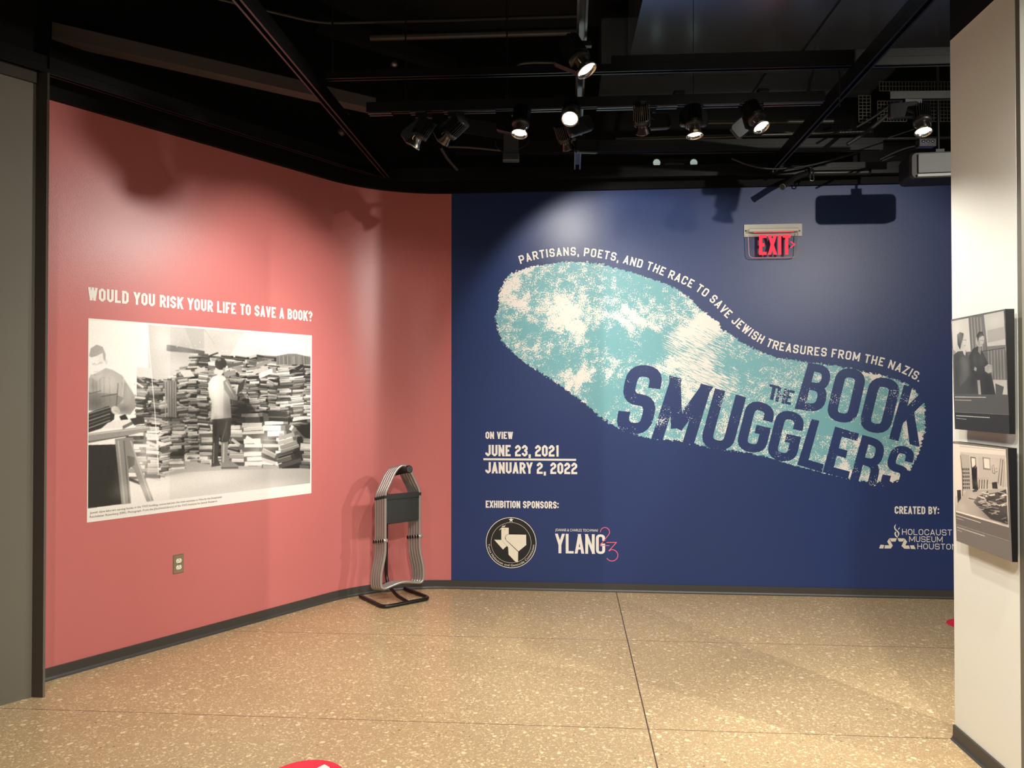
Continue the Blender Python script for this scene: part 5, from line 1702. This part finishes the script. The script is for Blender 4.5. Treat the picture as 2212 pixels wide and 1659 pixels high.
# ------------------------------------------------------------------ track lamps
def lamp(px, py, y, aim, lit, label, watts=60, cone=50, blend=0.6, track=None, pad_px=(1, 0), pad_ang=0.3, size=1.0, beam=None):
    c = at_y(px, py, y)
    root = empty('track_lamp', c, label, 'spotlight', 'track lamps')
    d = (V(aim) - c).normalized()
    Q = d.to_track_quat('-Z', 'Y').to_matrix().to_4x4()
    k = size
    S = lambda prof: [(r * k, z * k) for r, z in prof]
    mb = MB()                                             # finned heat sink behind the reflector
    for i in range(9):
        x = (-0.040 + 0.010 * i) * k
        half = math.sqrt(max(0.0004, 0.046 ** 2 - (x / k) ** 2)) * k
        mb.box(Q @ V((x, 0, 0.095 * k)), (0.003 * k, half * 2, 0.085 * k), Q.to_3x3())
    mb.lathe(S([(0, 0.135), (0.030, 0.135), (0.030, 0.055), (0, 0.055)]), Q, 18)
    mb.build('heat_sink', M_LAMP, root)
    mb = MB(); mb.lathe(S([(0.043, 0.056), (0.046, 0.052), (0.046, 0.030), (0.030, 0.028), (0.0, 0.028)]), Q, 24); mb.lathe(S([(0, 0.056), (0.043, 0.056)]), Q, 24)
    mb.build('housing', M_LAMP, root)
    mb = MB(); mb.lathe(S([(0.024, 0.030), (0.026, 0.016), (0.032, 0.000), (0.042, -0.020), (0.044, -0.026), (0.041, -0.026), (0.038, -0.018), (0.026, 0.004), (0.016, 0.012)]), Q, 28)
    rf = mb.build('reflector', M_CHROME if lit else M_SHADED, root)
    mb = MB(); mb.lathe(S([(0.0, -0.012), (0.034, -0.012)]), Q, 24)
    mb.build('lens', M_LENS if lit else M_SHADED, rf)
    for sgn in (-1, 1):
        mb = MB()
        mb.tube([Q @ V((sgn * 0.036 * k, 0, 0.03 * k)), Q @ V((sgn * 0.040 * k, 0, 0.012 * k)), Q @ V((sgn * 0.031 * k, 0, 0.004 * k))], 0.003 * k, 6)
        mb.build('reflector_clip', M_CHROME if lit else M_SHADED, root)
    # driver case beside the head and the adapter on the track
    t = V(track) - c
    sx = pad_px[0]
    body_c = V((t.x + sx * 0.05, t.y, t.z - 0.018 - 0.075 * abs(math.sin(pad_ang)) - 0.0425 * math.cos(pad_ang)))
    R3 = Matrix.Rotation(pad_ang * -sx, 3, 'Y') @ Matrix.Rotation(0.25 * sx, 3, 'Z')
    mb = MB(); mb.bevbox(body_c, (0.15, 0.04, 0.085), 0.018, R3, axis=1); mb.build('driver_case', M_PADDLE, root)
    mb = MB(); mb.box((t.x, t.y, t.z - 0.012), (0.09, 0.028, 0.022)); mb.tube([V((t.x, t.y, t.z - 0.012)), body_c], 0.012, 10)
    mb.build('track_adapter', M_LAMP, root)
    mb = MB(); b = Q @ V((0, 0, 0.07 * k)); mb.tube(fillet([body_c, (body_c + b) / 2 + V((0, 0, 0.015)), b], 0.02, 4), 0.010, 10); mb.build('pivot_arm', M_LAMP, root)
    if watts:
        s = spot('lamp_light', c + d * 0.05 * k, V(beam or aim), watts, cone, blend, 0.03)
    return root


tF = lambda px: along(px) + V((0, 0, -0.0105))


def tG(y): return pG - fw * ((pG.y - y) / fw.y) + V((0, 0, -0.012))


lamp(897, 306, along(905).y - 0.09, (-1.95, 4.7, 0.9), True, 'lit black track lamp at the left end of the row, aimed left', 58, 90, 0.75, tF(915), (-1, 0), -0.6)
lamp(962, 296, along(965).y - 0.10, (-1.72, 5.1, 1.95), False, 'black track lamp with fins seen from behind, second from the left in the row', 84, 64, 0.8, tF(985), (-1, 0), -0.5)
lamp(1123, 281, along(1123).y - 0.10, (-0.3, 3.2, 0.0), True, 'lit track lamp pointing down, third from the left in the row', 75, 90, 0.9, tF(1123), (-1, 0), 0.3)
lamp(1232, 252, along(1232).y - 0.17, (-0.25, 1.4, 0.0), True, 'brightest track lamp, facing the viewer under the crossing of the two tracks', 98, 118, 0.5, tF(1232), (1, 0), 0.4, beam=(-1.7, 3.4, 1.0))
lamp(1224, 312, 4.72, (0.85, 5.8, 1.9), False, 'black lamp with upright fins below the track crossing, aimed at the navy wall', 54, 102, 0.35, tG(4.72), (1, 0), 0.05)
lamp(1388, 276, along(1388).y - 0.10, (1.1, 5.75, 1.2), False, 'black finned lamp with a driver box, aimed at the shoeprint', 60, 90, 0.9, tF(1400), (1, 0), 0.15)
lamp(1500, 284, along(1500).y - 0.10, (1.1, 3.6, 0.0), True, 'lit track lamp pointing straight down on a long stem', 75, 90, 0.9, tF(1500), (0, 0), 0.0)
lamp(1641, 268, along(1641).y - 0.10, (1.92, 2.95, 0.8), True, 'lit track lamp near the right end of the row, aimed to the right', 110, 74, 0.7, tF(1632), (-1, 0), -0.7)
lamp(1262, 143, 3.40, (1.9, 2.6, 0.0), True, 'large lit lamp on the overhead track, highest in the view', 45, 70, 0.9, tG(3.45), (-1, 0), 0.5, 1.1)
tR0, tR1 = at_z(1920, 216, 3.1), at_z(2120, 213, 3.1)
channel('lighting_track', tR0, tR1, 'short black lighting track in front of the wire grille', M_RAIL, 0.036, 0.04, cat='lighting track', group='lighting tracks under the ceiling')
kR = (tR0 + tR1) / 2
lamp(1994, 277, kR.y - 0.09, (1.9, 3.1, 0.0), True, 'lit lamp with a boxy case at the far right, beside the cream wall', 40, 70, 0.9, along(1975, tR0, tR1), (-1, 0), 0.0)

# ------------------------------------------------------------------ things above the navy wall
el = at_y(1457, 355, BLUE.p(BLUE.uh(1457, 355)[0], 0).y - 0.12)
em = empty('emergency_light', el, 'black emergency light with two round glass heads above the navy wall', 'emergency light')
mb = MB(); mb.bevbox((0, 0.02, 0), (0.24, 0.07, 0.075), 0.012, axis=1); mb.build('body', M_LAMP, em)
for sx in (-1, 1):
    Mx = Matrix.Translation((sx * 0.137, -0.02, 0.004)) @ Matrix.Rotation(math.pi / 2, 4, 'X')
    mb = MB(); mb.lathe([(0, -0.04), (0.028, -0.036), (0.034, 0.0), (0.036, 0.012), (0.031, 0.014), (0.028, 0.006)], Mx, 22); hd = mb.build('lamp_head', M_LAMP, em)
    mb = MB(); mb.lathe([(0.0, 0.012), (0.016, 0.0105), (0.027, 0.006)], Mx, 20); mb.build('glass', M_HEADGLASS, hd)
mb = MB(); mb.mesh([(-0.09, -0.03, -0.037), (0.09, -0.03, -0.037), (0.06, -0.03, 0.0), (-0.07, -0.03, 0.0), (-0.09, -0.015, -0.037), (0.09, -0.015, -0.037), (0.06, -0.015, 0.0), (-0.07, -0.015, 0.0)],
                   [(0, 1, 2, 3), (3, 2, 6, 7), (0, 3, 7, 4), (1, 5, 6, 2), (0, 4, 5, 1)]); mb.build('front_cover', M_SPK, em)

yw = BLUE.p(BLUE.uh(1780, 380)[0], 0).y
pc = rod('black_pipe', fillet([at_y(1690, 404, yw - 0.30), at_y(1718, 382, yw - 0.22), at_y(1745, 374, yw - 0.16), at_y(1880, 372, yw - 0.18)], 0.06, 5), 0.021, 'black pipe with an open angled end in front of the navy wall top', M_PIPE, 'pipe', n=14)
mb = MB(); p0_ = at_y(1690, 404, yw - 0.30) - pc.location; p1_ = at_y(1718, 382, yw - 0.22) - pc.location; dd = (p1_ - p0_).normalized()
mb.tube([p0_ - dd * 0.002, p0_ + dd * 0.006], 0.0225, 16, cap=False); mb.build('pipe_rim', M_ALU, pc)
hc = at_y(1750, 374, yw - 0.17)
hk = empty('pipe_clamp', hc, 'dark hook clamp gripping the black pipe', 'clamp')
mb = MB(); Mx = Matrix.Rotation(math.pi / 2, 4, 'Y'); mb.lathe([(0.024, -0.014), (0.031, -0.014), (0.031, 0.014), (0.024, 0.014), (0.024, -0.014)], Mx, 22); mb.build('clamp_ring', M_PIPE, hk)
mb = MB(); mb.tube(fillet([(-0.012, -0.03, -0.02), (-0.014, -0.034, -0.065), (0.014, -0.034, -0.065), (0.012, -0.03, -0.02)], 0.012, 4), 0.0045, 8); mb.lathe([(0.008, -0.004), (0.014, -0.004), (0.014, 0.004), (0.008, 0.004), (0.008, -0.004)], Matrix.Translation((0, -0.01, 0.048)) @ Matrix.Rotation(math.pi / 2, 4, 'X'), 14)
mb.build('hook_bolt', M_TRACK, hk)

# loudspeaker behind the top of the cream wall end
sp = at_y(2032, 362, 4.75)
spk = empty('loudspeaker', sp, 'dark loudspeaker with grey grille partly behind the cream wall end', 'loudspeaker')
SR_ = Matrix.Rotation(math.radians(-8), 3, 'Z')
mb = MB()
mb.bevbox(SR_ @ V((0.0, 0.03, 0.0)), (0.41, 0.20, 0.165), 0.032, SR_, axis=1, n=5); mb.build('cabinet', M_SPKB, spk)
mb = MB(); mb.bevbox(SR_ @ V((0.02, -0.077, 0.008)), (0.36, 0.014, 0.118), 0.006, SR_, axis=1); mb.build('grille', M_SPK, spk)
mb = MB(); mb.box(SR_ @ V((0.02, -0.080, -0.066)), (0.37, 0.018, 0.016), SR_); mb.build('front_lip', M_SPKL, spk)
mb = MB(); mb.box(SR_ @ V((0.0, 0.03, 0.10)), (0.05, 0.05, 0.036), SR_); mb.tube([SR_ @ V((0.0, 0.03, 0.118)), V((0.0, 0.03, 3.655 - sp.z))], 0.008, 8); mb.build('mount', M_LAMP, spk)


# wire grilles
def grille(px0, py0, px1, py1, y, label):
    a, b = at_y(px0, py1, y), at_y(px1, py0, y)
    W, H = b.x - a.x, b.z - a.z
    mb = MB(); s = 0.0205
    n = int(W / s); m_ = int(H / s)
    for i in range(n + 1): mb.box((W * i / n, 0, H / 2), (0.0035, 0.003, H))
    for j in range(m_ + 1): mb.box((W / 2, 0.0032, H * j / m_), (W, 0.003, 0.0035))
    o = mb.build('wire_grille', M_GRILLE); o.location = a
    return tag(o, label, 'grille', 'wire grilles at the right of the ceiling')


grille(1900, 176, 2075, 196, 4.95, 'narrow wire grille above the short track at the far right')
grille(1896, 218, 1958, 262, 5.0, 'square wire grille left of the far right lamp')
grille(1855, 206, 1880, 264, 5.05, 'slim upright wire grille beside the slanting channel')
grille(2010, 216, 2075, 262, 5.0, 'square wire grille right of the far right lamp')
CAB = 'loose cables at the upper right'
cabs = [([(1580, 342), (1620, 358), (1665, 366), (1740, 360), (1800, 345), (1880, 320)], 5.45, 0.008, 'long sagging cable behind the slanting channel'),
        ([(1850, 275), (1890, 252), (1930, 222), (1948, 214)], 4.9, 0.007, 'cable rising to the short track in front of the grille'),
        ([(1830, 312), (1880, 280), (1920, 245), (1950, 215)], 4.85, 0.012, 'thick dark cable rising diagonally to the short track'),
        ([(1898, 304), (1930, 294), (1975, 279)], 5.0, 0.004, 'thin pale wire leading to the far right lamp'),
        ([(1905, 348), (1935, 335), (1965, 322), (2010, 316)], 5.2, 0.006, 'cable looping above the loudspeaker'),
        ([(1900, 345), (1930, 330), (1962, 318), (1996, 313)], 5.0, 0.006, 'cable climbing behind the loudspeaker'),
        ([(1690, 285), (1760, 290), (1800, 286), (1840, 280)], 5.3, 0.006, 'short drooping cable in the dark above the back channel')]
for pts, y, r, lab in cabs:
    P = [at_y(a, b, y) for a, b in pts]
    rod('loose_cable', fillet(P, 0.08, 5), r, lab, M_CABLE if r > 0.005 else M_PIPE, 'cable', CAB, 8)
for (x0, y0, x1, y1, y, lab) in ((1520, 265, 1800, 262, 5.35, 'dark bar right behind the lamp that points straight down'), (1330, 302, 1885, 284, 5.62, 'dark horizontal duct strip deep behind the lamp row'),
                                 (1895, 300, 2070, 296, 5.62, 'short horizontal pipe under the far right lamp')):
    rod('horizontal_pipe', [at_y(x0, y0, y), at_y(x1, y1, y - 0.12)], 0.016, lab, M_PIPE, 'pipe', 'horizontal pipes deep in the ceiling', 12)
ob_ = at_y(2000, 310, 5.0)
mb = MB(); mb.bevbox((0, 0, 0), (0.11, 0.05, 0.05), 0.004, axis=1)
for k in range(3): mb.lathe([(0.0, 0), (0.010, 0), (0.010, 0.004), (0, 0.004)], Matrix.Translation((-0.03 + 0.03 * k, -0.028, 0.006)) @ Matrix.Rotation(math.pi / 2, 4, 'X'), 12)
o = mb.build('connector_box', M_TRACK); o.location = ob_; tag(o, 'small grey connector box with three round knockouts above the loudspeaker', 'box')
